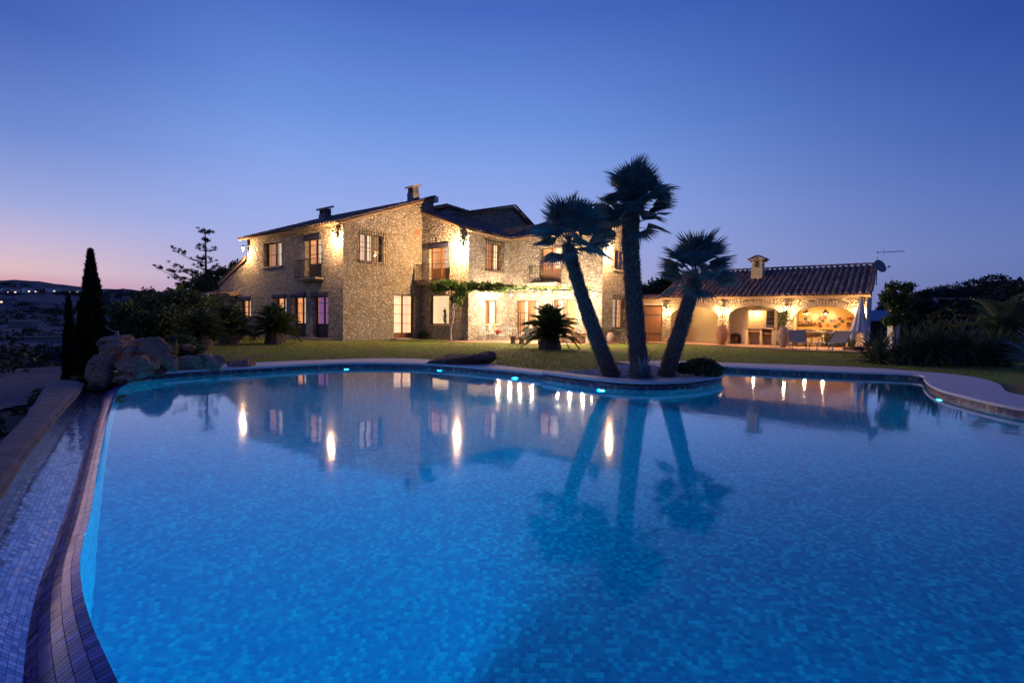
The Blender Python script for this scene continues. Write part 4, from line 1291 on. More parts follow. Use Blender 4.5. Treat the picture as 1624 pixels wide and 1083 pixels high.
def lit(name, kind, loc, e, col=(1, .6, .29), rad=.06, parent=None, size=None):
    l = bpy.data.lights.new(name, 'POINT'); l.energy = e; l.color = col; l.shadow_soft_size = rad
    o = bpy.data.objects.new(name, l); C.objects.link(o); o.location = loc; o.parent = parent; return o
# small lamp in the kitchen hood
t_ = empty('hood_lamp', tuple(hw(15.75, -16.1, 1.98)))
tag(t_, 'small lamp shining under the barbecue hood', 'lamp')
MB().lathe([(.07, 0), (.07, .05), (.03, .1)], 12).build('lamp_cap', M['steel'], t_)
MB().lathe([(.01, -.05), (.045, -.03), (.05, 0)], 10).build('bulb', M['bulb'], t_, smooth=True)
lit('hood_lamp_light', 0, (0, 0, -.12), 45, parent=t_, rad=.03)
# right bay: yellow tiled back wall
yw = MB().box(17.52, -21.2, .9, 17.6, -17.98, 1.75).box(17.5, -21.2, 0, 17.58, -17.98, .9).box(17.55, -21.2, 1.75, 17.6, -17.98, 2.6)
M['yellow'] = simple('yellow_wall_tile', (0.62, 0.4, 0.1), 0.3, .12, 4, 0)
yo = yw.build('tiled_wall', M['yellow'], arc)
rnd = random.Random(5)
cols = [simple('painted_tile_red', (.2, .025, .01), .3, .1, 4, 0), simple('painted_tile_green', (.03, .045, .02), .3, .1, 4, 0), simple('painted_tile_orange', (.38, .09, .02), .3, .1, 4, 0)]
spots = [(-18.15, 1.38), (-18.55, 1.36), (-18.8, 1.36), (-19.05, 1.34), (-19.2, 1.5), (-19.45, 1.25), (-19.05, 1.62), (-19.6, 1.5), (-19.72, 1.5), (-19.3, 1.68), (-19.8, 1.2), (-19.95, 1.32), (-20.0, 1.62), (-20.12, 1.48), (-20.38, 1.63), (-20.5, 1.63), (-20.4, 1.35), (-20.4, 1.22), (-19.1, 1.2), (-18.35, 1.6)]
for i, (y, z) in enumerate(spots):
    MB().box(17.47, y - .075, z - .075, 17.519, y + .075, z + .075).build('wall_tile', cols[i % 3], yo)
# worktop with wine rack
k2 = empty('kitchen_counter', tuple(hw(17.0, -17.99, .13)), HROT)
tag(k2, 'tiled worktop with wine racks along the yellow wall', 'counter')
MB().box(0, -3.2, .8, .5, 0, .86).build('worktop', M['plaster'], k2)
MB().box(0, -.1, 0, .5, 0, .8).box(0, -2.45, 0, .5, -2.35, .8).box(0, -3.2, 0, .5, -3.1, .8).box(0, -1.35, 0, .5, -1.25, .8).box(.45, -3.1, 0, .5, -.1, .8).build('pier', M['plaster'], k2)
for y0, y1 in ((-2.3, -1.4), (-3.05, -2.5)):
    b = MB(); n = int((y1 - y0) / .11)
    for i in range(n + 1):
        y = y0 + (y1 - y0) * i / n; b.box(.05, y - .008, .05, .4, y + .008, .78)
    for j in range(6): b.box(.05, y0, .05 + j * .14, .4, y1, .062 + j * .14)
    b.build('wine_rack', M['greenmetal'], k2)
MB().box(.1, -.9, 1.18, .5, -.02, 1.21).build('shelf', M['wood_pale'], k2)
for i, y in enumerate((-.2, -.42, -.66)):
    j_ = tag(MB().lathe([(.05, 0), (.07, .08), (.05, .16), (.03, .17)], 10).build('jar', M['clay_old' if i % 2 else 'terracotta'], None, True), ['dark jar at the left end of the shelf on the yellow wall', 'pale jar in the middle of the shelf on the yellow wall', 'dark jar at the right end of the shelf on the yellow wall'][i], 'jar', 'jars on the shelf')
    j_.location = hw(17.25, -17.99 + y, 1.342)

# ------------------------------------------------------------------ LANTERNS
def lantern(loc, rz, label, e, scale=1.0, group='wrought iron wall lanterns'):
    """bracket lantern on a wall; own axes: +x away from the wall"""
    t_ = empty('wall_lantern', loc, rz); t_.scale = (scale,) * 3
    tag(t_, label, 'lantern', group)
    b = MB().box(0, -.05, -.2, .02, .05, .15)
    b.tube([(.01, 0, .1), (.12, 0, .2), (.24, 0, .22), (.3, 0, .17)], .012, 5)
    b.tube([(.01, 0, -.15), (.1, 0, -.05), (.12, 0, .05), (.06, 0, .1)], .01, 5)
    b.build('bracket', M['iron'], t_)
    b = MB().lathe([(.1, .08), (.085, .13), (.02, .18), (.012, .2)], 6, (.3, 0, 0)).lathe([(.05, -.17), (.055, -.15), (.05, -.14)], 6, (.3, 0, 0))
    for k in range(6):
        a = 2 * PI * k / 6; b.bar((.3 + .05 * math.cos(a), .05 * math.sin(a), -.15), (.3 + .092 * math.cos(a), .092 * math.sin(a), .09), .01)
    b.build('cage', M['iron'], t_)
    MB().lathe([(.015, -.1), (.05, -.05), (.06, 0), (.045, .05), (.015, .07)], 10, (.3, 0, 0)).build('bulb', M['bulb'], t_, smooth=True)
    lit('lantern_light', 0, (.4, 0, -.2), e, rad=.05, parent=t_)
    return t_
HX = math.pi + HROT           # facing local -x
HY = HROT - PI / 2            # facing local -y
LE = 850
lantern(hw(-.02, 9.75, 5.45), HX, 'lit lantern under the eaves at the far left corner of the house', LE * .5)
lantern(hw(-.02, .42, 5.5), HX, 'lit lantern under the eaves beside the tall gable corner', LE * .55)
lantern(hw(5.35, -3.35, 5.42), HX, 'lit lantern at the corner right of the blue-blinded upper balcony door', LE * 1.9)
lantern(hw(9.4, -9.93, 5.25), HY, 'lit lantern at the right corner of the main house behind the palms', LE)
for y, z, lb in ((-11.5, 2.1, 'small lit lantern beside the wooden gate'), (-14.8, 2.12, 'lit lantern on the pier between the plain arch and the barbecue arch'), (-17.95, 2.12, 'lit lantern on the pier between the barbecue arch and the dining arch'), (-21.15, 2.12, 'lit lantern at the right end of the arcade by the folded parasol')):
    lantern(hw(FX - .02, y, z), HX, lb, 190 if y < -11.6 else 130, .8, 'lanterns along the arcade')
# pendants
for i, y in enumerate((-18.62, -19.47)):
    t_ = empty('pendant_lamp', tuple(hw(15.9, y, 1.95)))
    tag(t_, ['conical pendant lamp over the left end of the dining table', 'conical pendant lamp over the right end of the dining table'][i], 'pendant lamp', 'pendants over the dining table')
    b = MB(); n = 16; base = 0
    for r_, z in ((.2, -.1), (.08, .1), (.03, .14)):
        for k in range(n): b.v.append((r_ * math.cos(2 * PI * k / n), r_ * math.sin(2 * PI * k / n), z))
    for j in range(2):
        for k in range(n): b.f.append((j * n + k, j * n + (k + 1) % n, (j + 1) * n + (k + 1) % n, (j + 1) * n + k))
    b.build('shade', M['plaster'], t_, True)
    MB().tube([(0, 0, .14), (0, 0, .72)], .006, 5).build('cord', M['iron'], t_)
    MB().lathe([(.012, -.12), (.035, -.08), (.03, -.02), (.012, .02)], 10).build('bulb', M['bulb'], t_, smooth=True)
    lit('pendant_light', 0, (0, 0, -.17), 110, parent=t_, rad=.05)
t_ = empty('ceiling_lamp', tuple(hw(15.5, -13.2, 2.52)))
tag(t_, 'plain ceiling lamp inside the first empty arch', 'lamp')
MB().lathe([(.12, 0), (.12, .04), (.05, .07)], 14).build('lamp_base', M['plaster_w'], t_)
MB().lathe([(.03, -.05), (.1, -.03), (.11, 0)], 14).build('diffuser', M['bulb'], t_, smooth=True)
lit('ceiling_light', 0, (0, 0, -.16), 36, parent=t_, rad=.08, col=(1, .68, .32))

# ------------------------------------------------------------------ PERGOLA, STRING LIGHTS, VINE
pg = empty('pergola', tuple(P1), HROT)
tag(pg, 'thin iron pergola frame over the terrace in front of the house', 'pergola')
for (x, y) in ((6.6, -8.38), (4.3, -3.45)):
    MB().tube([(x, y, .1), (x, y, 2.95)], .028, 6).build('post', M['iron'], pg)
b = MB()
b.bar((4.3, -3.45, 2.88), (6.6, -8.38, 2.88), .04); b.bar((6.6, -8.38, 2.88), (7.2, -10.2, 2.85), .04); b.bar((7.2, -10.2, 2.85), (9.1, -9.8, 2.85), .03)
b.build('beam', M['iron'], pg)
b = MB()
for i in range(9):
    f = i / 8; x0 = 4.6 + 2.5 * f; y0 = -4.1 - 5.9 * f
    b.bar((x0, y0, 2.9), (9.1, min(-3.75, y0 + .6), 2.92), .02)
b.bar((8.0, -3.8, 2.93), (8.0, -9.8, 2.93), .015)
b.build('cross_bars', M['iron'], pg)
sl = empty('string_lights', tuple(P1), HROT)
tag(sl, 'string of warm festoon bulbs hung along the pergola', 'string lights')
bp = [(-4.58, 2.70), (-5.4, 2.66), (-6.1, 2.63), (-6.9, 2.60), (-7.75, 2.58), (-8.55, 2.58), (-9.25, 2.6), (-10.0, 2.62), (-10.5, 2.62)]
b = MB(); b.tube([(7.0, y, z + .07 + (.03 if i % 2 else 0)) for i, (y, z) in enumerate(bp)], .006, 4); b.build('wire', M['iron'], sl)
m0 = MB().lathe([(.008, -.05), (.028, -.02), (.028, .01), (.01, .04)], 8)
src = None
for i, (y, z) in enumerate(bp):
    if src is None:
        src = m0.build('bulb', M['bulb_small'], sl, smooth=True, loc=(7.0, y, z)); 
    else: inst(src, 'bulb', sl, (7.0, y, z))
    MB().lathe([(.012, .04), (.014, .08)], 6).build('socket', M['iron'], sl, loc=(7.0, y, z))
    if i < 8: lit('festoon_light', 0, (7.0, y, z - .11), 330, parent=sl, rad=.04, col=(1, .74, .52))

# ------------------------------------------------------------------ FOLIAGE HELPERS
def leaf_cloud(name, blobs, n, size, mat, parent=None, seed=1, flat=0.0, asp=0.5, shell=0.55):
    """many small leaves spread through ellipsoids (x, y, z, rx, ry, rz)"""
    g = np.random.default_rng(seed)
    B = np.array(blobs, float); vol = B[:, 3] * B[:, 4] * B[:, 5]; vol = vol ** 0.75
    idx = g.choice(len(B), n, p=vol / vol.sum())
    d = g.normal(size=(n, 3)); d /= np.linalg.norm(d, axis=1)[:, None]
    # clumps: pull directions towards a few random ones
    r = (shell + (1 - shell) * g.random(n)) ** 0.8 * (1 + 0.1 * g.normal(size=n))
    c = B[idx, :3] + d * B[idx, 3:] * r[:, None]
    a = g.normal(size=(n, 3)); a[:, 2] *= (1 - flat); a /= np.linalg.norm(a, axis=1)[:, None]
    e = np.cross(a, g.normal(size=(n, 3))); e /= np.linalg.norm(e, axis=1)[:, None]
    s_ = size * (0.6 + 0.8 * g.random(n))[:, None]
    V = np.stack([c - a * s_, c + e * s_ * asp, c + a * s_, c - e * s_ * asp], 1).reshape(-1, 3)
    F = np.arange(4 * n).reshape(n, 4)
    return np_mesh(name, V, F, mat, parent)
def clumpy(cx, cy, cz, rx, ry, rz, k, seed, sub=.42):
    r_ = random.Random(seed); out = [(cx, cy, cz, rx * .6, ry * .6, rz * .6)]
    for _ in range(k):
        th = r_.uniform(0, 2 * PI); ph = math.acos(r_.uniform(-.6, 1)); q = r_.uniform(.55, .85)
        s_ = sub * r_.uniform(.6, 1.2)
        out.append((cx + rx * q * math.sin(ph) * math.cos(th), cy + ry * q * math.sin(ph) * math.sin(th), cz + rz * q * math.cos(ph), rx * s_, ry * s_, rz * s_))
    return out
def bush(name, cat, label, x, y, z0, rx, ry, h, n, size, mat, seed, group=None, k=12):
    t_ = empty(name, (x, y, z0)); tag(t_, label, cat, group)
    rz_ = h / 2
    leaf_cloud('foliage', clumpy(0, 0, rz_ * 1.02, rx, ry, rz_, k, seed), n, size, mat, t_, seed)
    b = MB(); r_ = random.Random(seed)
    for i in range(7):
        a = 2 * PI * i / 7 + r_.random(); b.tube([(0, 0, -.25), (rx * .25 * math.cos(a), ry * .25 * math.sin(a), h * .25), (rx * .6 * math.cos(a), ry * .6 * math.sin(a), h * .6)], [.05, .035, .015], 5)
    b.build('stem', M['branch'], t_)
    return t_

# fan palm ----------------------------------------------------------------
def fan_leaf():
    b = MB()
    pl = .34
    b.v += [(0, -.014, 0), (0, .014, 0), (pl, .006, .02), (pl, -.006, .02), (0, 0, .018), (pl, 0, .03)]
    b.f += [(0, 3, 5, 4), (4, 5, 2, 1), (0, 1, 2, 3)]
    n = 22; r_ = random.Random(3)
    for i in range(n):
        a = R(-64) + R(128) * i / (n - 1)
        L_ = .52 * (.7 + .3 * math.cos(a * .9)) * r_.uniform(.9, 1.06)
        ca_, sa_ = math.cos(a), math.sin(a)
        up_ = .03 + .05 * math.sin(abs(a)); dr = r_.uniform(-.02, .02)
        o_ = Vector((pl - .01, 0, .025)); d = Vector((ca_, sa_, 0)); s_ = Vector((-sa_, ca_, 0))
        wv = .024
        m1 = o_ + d * L_ * .55 + Vector((0, 0, up_)); tip = o_ + d * L_ + Vector((0, 0, up_ - .05 + dr))
        n0 = len(b.v)
        b.v += [tuple(o_), tuple(m1 - s_ * wv + Vector((0, 0, .012))), tuple(m1 - Vector((0, 0, .004))), tuple(m1 + s_ * wv + Vector((0, 0, .012))), tuple(tip)]
        b.f += [(n0, n0 + 1, n0 + 2), (n0, n0 + 2, n0 + 3), (n0 + 1, n0 + 4, n0 + 2), (n0 + 2, n0 + 4, n0 + 3)]
    return b
def mesh_of(b, name, mat):
    me = bpy.data.meshes.new(name); me.from_pydata(b.v, [], b.f); me.update(); me.materials.append(mat); return me
FAN = mesh_of(fan_leaf(), 'leaf', M['palm'])
def palm(label, pts, rad, crowns, seed):
    """pts: trunk path; crowns: (centre, leaf count, leaf scale)"""
    base = Vector(pts[0])
    t_ = empty('palm_tree', tuple(base)); tag(t_, label, 'palm tree', 'three fan palms in the gravel bed')
    P = smooth([Vector(p) - base for p in pts], 2); P = nsample(P, 28)
    rr = [interp(i / 27, [0, .05, .2, .8, 1], [rad[0] * 1.18, rad[0] * 1.05, rad[0], rad[1], rad[1] * .85]) * (1 + .05 * math.sin(i * 2.3)) for i in range(28)]
    MB().tube(P, rr, 16).build('trunk', M['bark'], t_, True)
    # leaf-base stubs in spirals
    st_ = MB(); r_ = random.Random(seed)
    total = sum((P[i + 1] - P[i]).length for i in range(27))
    rows = int(total / .034)
    for i in range(rows):
        f = i / rows * 27; k = min(26, int(f)); c = P[k].lerp(P[k + 1], f - k); rad_ = rr[k] * .97
        d = (P[k + 1] - P[k]).normalized(); u = d.cross(Vector((.2, 1, 0))).normalized(); v_ = d.cross(u)
        for q in range(13):
            a = 2 * PI * (q + .5 * (i % 2)) / 13 + r_.uniform(-.12, .12)
            o_ = u * math.cos(a) + v_ * math.sin(a); s_ = -u * math.sin(a) + v_ * math.cos(a)
            b0 = c + o_ * rad_ * .9; ln = r_.uniform(.04, .075); wv = .024
            n0 = len(st_.v)
            st_.v += [tuple(b0 - s_ * wv - d * .02), tuple(b0 + s_ * wv - d * .02), tuple(b0 + o_ * ln + d * .03 + s_ * .012), tuple(b0 + o_ * ln + d * .03 - s_ * .012), tuple(b0 + d * .02)]
            st_.f += [(n0, n0 + 1, n0 + 2, n0 + 3), (n0 + 3, n0 + 2, n0 + 4), (n0, n0 + 3, n0 + 4), (n0 + 1, n0 + 4, n0 + 2)]
    tag(st_.build('leaf_stubs', M['stub'], t_), kind='stuff')
    for (cx, cy_, cz), cnt, sc in crowns:
        c = Vector((cx, cy_, cz)) - base
        for i in range(cnt):
            f = (i + .5) / cnt
            el = (R(88) - R(92) * (f / .9) ** .75 if f < .9 else R(-8) - R(28) * (f - .9) / .1) + r_.uniform(-.09, .09)
            az = i * 2.39996 + r_.uniform(-.15, .15)
            s_ = sc * r_.uniform(.78, 1.12)
            inst(FAN, 'leaf', t_, tuple(c + Vector((0, 0, .12 * math.sin(el)))), (r_.uniform(-.6, .6), -el, az), s_)
    # dry hanging fringe under the crown
    (cx, cy_, cz), cnt, sc = crowns[0]
    fr = MB(); c = Vector((cx, cy_, cz)) - base
    for i in range(70):
        a = r_.uniform(0, 2 * PI); L_ = r_.uniform(.15, .38); o_ = Vector((math.cos(a), math.sin(a), 0))
        p = c + o_ * rad[1] * .8 - Vector((0, 0, r_.uniform(.0, .25))); q = p + o_ * L_ * .5 - Vector((0, 0, L_))
        s_ = Vector((-math.sin(a), math.cos(a), 0)) * .012
        fr.tri(p - s_, p + s_, q)
    fr.build('dry_fringe', M['stub'], t_)
    return t_
palm('fan palm leaning left over the pool bed', [(2.09, 10.6, .1), (1.86, 10.62, .6), (1.43, 10.62, 1.75), (1.18, 10.6, 2.55), (1.12, 10.6, 2.82)], (.145, .12), [((1.12, 10.6, 2.78), 29, 1.2)], 11)
palm('tallest, upright fan palm in the middle of the bed', [(2.66, 10.62, .1), (2.58, 10.65, .9), (2.47, 10.65, 2.04), (2.38, 10.65, 3.2), (2.45, 10.65, 3.72)], (.17, .15), [((2.39, 10.65, 3.22), 24, 1.02), ((2.50, 10.65, 3.66), 24, 1.04)], 12)
palm('shortest fan palm, leaning right, with a spreading blue-green crown', [(3.24, 10.8, .1), (3.4, 10.8, .7), (3.56, 10.8, 1.25), (3.73, 10.8, 1.9), (3.79, 10.8, 2.2)], (.15, .125), [((3.79, 10.8, 2.17), 29, 1.14)], 13)

leaf_cloud('foliage', [(0, 0, .42, .12, .3, .36), (0, -.12, .75, .08, .15, .25), (0, .1, .15, .1, .32, .15)], 420, .05, M['leaf_green'], hp, 44, 0, .4, .1)
MB().tube([(0, 0, 0), (0, .02, .5), (0, -.05, .9)], .012, 5).build('stem', M['branch'], hp)
# cycads -------------------------------------------------------------------
def frond(nl=30, L_=.78, ll=.15, wv=.014, droop=.25):
    b = MB(); r_ = random.Random(4)
    def P(t_): return Vector((L_ * t_, 0, .22 * t_ * (1 - t_) * 2 - droop * t_ ** 3))
    for i in range(6):
        p, q = P(i / 6), P((i + 1) / 6); b.quad(p + Vector((0, -.007, 0)), p + Vector((0, .007, 0)), q + Vector((0, .005, 0)), q + Vector((0, -.005, 0)))
    for i in range(nl):
        t_ = .12 + .88 * i / (nl - 1); p = P(t_); l_ = ll * (math.sin(PI * min(1, t_ * .95 + .05)) ** .5 * .9 + .12)
        for s_ in (-1, 1):
            tip = p + Vector((l_ * .55, s_ * l_ * .85, .03)); m = p.lerp(tip, .4)
            b.quad(p, m + Vector((wv, -wv * s_, 0)), tip, m + Vector((-wv, wv * s_, 0)))
    return b
FROND = mesh_of(frond(30, .78, .15, .014, .12), 'frond', M['cycad'])
def cycad(label, x, y, z, n, sc, trunk_h, seed, group='sago palms on the lawn', name='sago_palm', mesh=None, mid=.0):
    t_ = empty(name, (x, y, z)); tag(t_, label, 'sago palm', group)
    r_ = random.Random(seed)
    MB().tube([(0, 0, -.1), (0, 0, trunk_h * .5), (0, 0, trunk_h)], [.3 * sc, .27 * sc, .2 * sc], 12).build('trunk', M['bark'], t_)
    for i in range(n):
        f = (i + .5) / n; el = R(84) - R(92) * f + r_.uniform(-.1, .1)
        inst(mesh or FROND, 'frond', t_, (0, 0, trunk_h * (1 - .35 * f)), (r_.uniform(-.3, .3), -el, i * 2.39996), sc * r_.uniform(.85, 1.1))
    return t_
cycad('large sago palm catching the warm terrace light in front of the french doors', 1.6, 21.6, .1, 130, 1.7, .5, 21)
cycad('dark sago palm in front of the leftmost blue-blinded doors', -10.35, 22.5, .1, 120, 1.5, .55, 22)
cycad('dark sago palm between the one by the doors and the hedge', -11.75, 21.4, .1, 110, 1.4, .55, 23)
cycad('dark sago palm nearest the pool rocks, in front of the hedge', -11.2, 18.6, .1, 110, 1.25, .45, 24)

# spiky clumps -----------------------------------------------------------------
def blade(L_=1.0, wv=.035, bend=.25):
    b = MB(); n = 5
    for i in range(n + 1):
        t_ = i / n; ww = wv * (1 - t_) ** .6 * (.5 + t_ * 1.2 if t_ < .4 else 1) ; z = -bend * t_ ** 2.2
        b.v += [(L_ * t_, -ww, z + ww * .5), (L_ * t_, 0, z), (L_ * t_, ww, z + ww * .5)]
    for i in range(n):
        k = 3 * i; b.f += [(k, k + 3, k + 4, k + 1), (k + 1, k + 4, k + 5, k + 2)]
    return b
def spiky(name, cat, label, x, y, z, n, L_, mat, seed, group=None, wv=.035, el0=85, el1=-5, heads=((0, 0, 0),), bend=.22):
    t_ = empty(name, (x, y, z)); tag(t_, label, cat, group)
    me = mesh_of(blade(1, wv, bend), 'leaf', mat); r_ = random.Random(seed)
    for h in heads:
        for i in range(n):
            f = (i + .5) / n; el = R(el0) + (R(el1) - R(el0)) * f + r_.uniform(-.12, .12)
            inst(me, 'leaf', t_, h, (r_.uniform(-.4, .4), -el, i * 2.39996 + r_.uniform(-.2, .2)), L_ * r_.uniform(.7, 1.1))
    if len(heads) > 1:
        b = MB()
        for h in heads: b.tube([(h[0] * .7, h[1] * .7, -.1), h], [.07, .05], 6)
        b.build('stem', M['bark'], t_)
    return t_
spiky('agave', 'agave', 'blue-grey spiky agave at the foot of the tallest palm', 2.55, 10.05, .16, 130, .5, M['agave'], 31, None, .035, 88, 0)
hd = lambda s_, k, rx, ry, z0, z1: [(random.Random(s_ * 50 + i).uniform(-rx, rx), random.Random(s_ * 51 + i).uniform(-ry, ry), random.Random(s_ * 52 + i).uniform(z0, z1)) for i in range(k)]
YG = 'yucca clumps on the right edge of the lawn'
spiky('yucca_clump', 'yucca', 'front left yucca clump, with pale upright blade tips, right of the potted plants', 11.9, 15.6, .05, 42, .95, M['yucca'], 32, YG, .05, 88, -38, hd(1, 9, .75, .5, .05, .5))
spiky('yucca_clump', 'yucca', 'middle yucca clump, tallest of the spiky mass by the lawn', 13.0, 15.6, .05, 42, 1.0, M['yucca'], 33, YG, .05, 88, -38, hd(2, 9, .75, .5, .05, .65))
spiky('yucca_clump', 'yucca', 'rear right yucca clump, fading into the dark shrubs', 14.3, 15.9, .05, 42, .95, M['yucca'], 34, YG, .05, 88, -38, hd(3, 8, .75, .5, .05, .5))
spiky('agave', 'agave', 'pale blue agave at the far right edge above the deck', 13.9, 13.6, .05, 60, .95, M['agave'], 35, None, .05, 80, 0, ((0, 0, .35), (.5, .4, .5)))
# feathery palm at the right
FEATHER = mesh_of(frond(30, 1.0, .2, .012, .35), 'frond', M['yucca'])
t_ = cycad('feathery date palm with arching fronds behind the yuccas', 17.4, 18.2, .1, 34, 1.9, .5, 25, None, 'date_palm', FEATHER); t_['category'] = 'date palm'; 
t_ = cycad('smaller feathery date palm at the right edge of the picture', 19.2, 18.0, .2, 30, 1.7, .5, 26, None, 'date_palm', FEATHER); t_['category'] = 'date palm'

# conifers ---------------------------------------------------------------------
def cypress(label, x, y, z, h, r0, n, seed):
    t_ = empty('cypress_tree', (x, y, z)); tag(t_, label, 'cypress')
    g = np.random.default_rng(seed)
    f = g.random(n) ** 1.25
    prof = np.interp(f, [0, .08, .25, .45, .65, .8, .9, .96, 1], [.55, .9, 1, .84, .58, .36, .2, .1, .02]) * r0
    a = g.random(n) * 2 * PI
    prof *= 1 + .16 * np.sin(a * 5 + f * 14) + .12 * np.sin(a * 3 - f * 27) + .1 * np.sin(f * 40 + a * 2)
    rr = prof * (.72 + .33 * g.random(n))
    c = np.stack([rr * np.cos(a), rr * np.sin(a), f * h + .05], 1)
    d = np.stack([np.cos(a) * .45, np.sin(a) * .45, np.full(n, 1.0)], 1) + g.normal(size=(n, 3)) * .28
    d /= np.linalg.norm(d, axis=1)[:, None]
    e = np.cross(d, g.normal(size=(n, 3))); e /= np.linalg.norm(e, axis=1)[:, None]
    s_ = (.05 + .05 * g.random(n))[:, None]
    V = np.stack([c - d * s_ * .3, c + e * s_ * .22, c + d * s_, c - e * s_ * .22], 1).reshape(-1, 3)
    np_mesh('crown', V, np.arange(4 * n).reshape(n, 4), M['cypress'], t_)
    MB().tube([(0, 0, -.3), (0, 0, h * .5), (0, 0, h * .94)], [r0 * .5, r0 * .38, .01], 8).build('trunk', M['branch'], t_)
    return t_
cypress('tall dark columnar cypress standing at the edge above the valley', -9.95, 12.2, -.75, 3.45, .31, 26000, 41)
cypress('thin young cypress against the left side of the tall one', -10.62, 12.35, -.75, 2.35, .13, 6000, 42)

def norfolk():
    t_ = empty('norfolk_pine', (-26.7, 45, 0)); tag(t_, 'tall thin Norfolk pine in bare tiers against the sunset', 'pine')
    MB().tube([(0, 0, -1), (0, 0, 4), (0, 0, 8.6)], [.2, .13, .03], 8).build('trunk', M['branch'], t_)
    r_ = random.Random(6)
    tiers = [(8.45, .55, 6), (7.7, .25, 4), (6.9, 1.0, 6), (5.9, 1.3, 6), (5.3, 1.2, 5), (4.6, 2.3, 7), (3.9, 2.6, 7), (3.3, 2.8, 7)]
    extra = {6.9: [], 5.9: [(PI, 2.9, .9)], 3.9: [(PI, 4.3, 1.2), (PI * .93, 3.6, .3)], 4.6: [(0.1, 2.4, .4), (PI * 1.04, 2.9, .8)], 3.3: [(0.0, 3.6, 1.0)]}
    br = MB(); cl = []
    for z, L_, n in tiers:
        L_ *= .8
        arms = [(2 * PI * i / n + r_.uniform(-.3, .3), L_ * r_.uniform(.7, 1.1), L_ * .12) for i in range(n)] + extra.get(z, [])
        for a, l_, rise in arms:
            p = Vector((0, 0, z)); q = Vector((math.cos(a) * l_, math.sin(a) * l_, z + rise * .8 + l_ * .13)); m = p.lerp(q, .5) - Vector((0, 0, l_ * .07))
            MB().tube([p, m, q], [.04, .03, .015], 5).build('branch', M['branch'], t_)
            k = max(2, int(l_ / .3))
            for j in range(k):
                f = .55 + .45 * (j + 1) / k if l_ > 1.6 else .25 + .75 * (j + 1) / k; c = p.lerp(q, f)
                cl.append((c.x + r_.uniform(-.1, .1), c.y + r_.uniform(-.3, .3), c.z + r_.uniform(.0, .3), r_.uniform(.12, .24), .2, r_.uniform(.08, .2)))
    leaf_cloud('crown', cl, 9000, .09, M['leaf_dark'], t_, 7, .2, .25, .1)
norfolk()
# banana-like plants behind the hedge
def banana(label, x, y, z, h, n, L_, seed):
    t_ = empty('banana_plant', (x, y, z)); tag(t_, label, 'banana plant', 'banana plants behind the hedge')
    MB().tube([(0, 0, -.4), (0, 0, h)], [.12, .08], 8).build('stem', M['branch'], t_)
    r_ = random.Random(seed)
    b = MB(); nn = 8
    for i in range(nn + 1):
        q = i / nn; ww = .16 * math.sin(PI * min(1, .06 + q * .94)) ** .6 if i else .02; z_ = -.35 * q ** 2.5
        b.v += [(q, -ww, z_ + ww * .4), (q, 0, z_), (q, ww, z_ + ww * .4)]
    for i in range(nn):
        k = 3 * i; b.f += [(k, k + 3, k + 4, k + 1), (k + 1, k + 4, k + 5, k + 2)]
    me = mesh_of(b, 'leaf', M['banana'])
    for i in range(n):
        f = (i + .5) / n
        inst(me, 'leaf', t_, (0, 0, h * (1 - .3 * f)), (r_.uniform(-.3, .3), -(R(84) - R(75) * f), i * 2.39996), L_ * r_.uniform(.8, 1.1))
banana('tall banana plant with upright leaves left of the Norfolk pine', -18.6, 28.5, .0, 1.9, 16, 1.25, 1)
banana('small yellowish banana plant at the left end of the hedge', -20.6, 28.5, -.3, 1.7, 9, .8, 2)
banana('banana plant close to the porch roof', -16.4, 28.2, .0, 1.6, 12, 1.2, 3)

# shrubs --------------------------------------------------------------------------
HG = 'dark hedge shrubs left of the house'
bush('shrub', 'shrub', 'rounded dark shrub forming the left end of the hedge', -16.2, 22.6, -.6, 1.7, 1.5, 2.3, 16000, .075, M['leaf'], 51, HG)
bush('shrub', 'shrub', 'tallest dark shrub in the middle of the hedge', -15.6, 24.4, -.3, 1.9, 1.6, 2.7, 18000, .075, M['leaf'], 52, HG)
bush('shrub', 'shrub', 'dark shrub at the right end of the hedge below the porch', -14.9, 25.6, -.1, 1.6, 1.5, 2.1, 16000, .075, M['leaf'], 53, HG)
bush('shrub', 'shrub', 'low brownish shrub between the boulders and the hedge', -9.8, 15.2, -.1, .8, .6, .75, 6000, .04, M['leaf'], 54, None)
bush('shrub', 'shrub', 'dark low shrub in the gravel bed right of the shortest palm', 3.95, 10.75, .1, .52, .42, .42, 9000, .028, M['leaf'], 55, None)
bush('shrub', 'shrub', 'small leafy plant at the foot of the house beside the ground-floor door', *tuple(hw(5.0, -.55, .1)), .35, .3, .5, 1500, .04, M['leaf'], 56, None)
bush('shrub', 'shrub', 'ragged shrub beside the low wall and gravel track', -6.6, 7.9, -.85, .55, .5, .75, 3500, .05, M['leaf'], 57, None)
bush('shrub', 'shrub', 'sprawling bush between the low wall and the tall cypress', -8.6, 10.2, -.8, .7, .6, .8, 4500, .05, M['leaf'], 58, None)
# treetops far behind house
bush('tree', 'tree', 'bushy tree seen between the palms above the wooden gate', 11.0, 38.0, -.5, 3.0, 2.2, 5.6, 16000, .16, M['leaf_green'], 60, None, 14)
bush('tree', 'tree', 'low dark tree right behind the Norfolk pine', -25.5, 43, -.5, 2.6, 2, 5.2, 9000, .14, M['leaf'], 61, None, 10)
bush('tree', 'tree', 'dark tree beside the sloping end wall of the house', -23.6, 43, -.5, 1.8, 1.6, 6.2, 8000, .12, M['leaf'], 62, None, 8)
bush('tree', 'tree', 'broad low treetop behind the banana plants', -24.5, 36, -.8, 2.6, 2, 4.0, 9000, .12, M['leaf'], 63, None, 10)
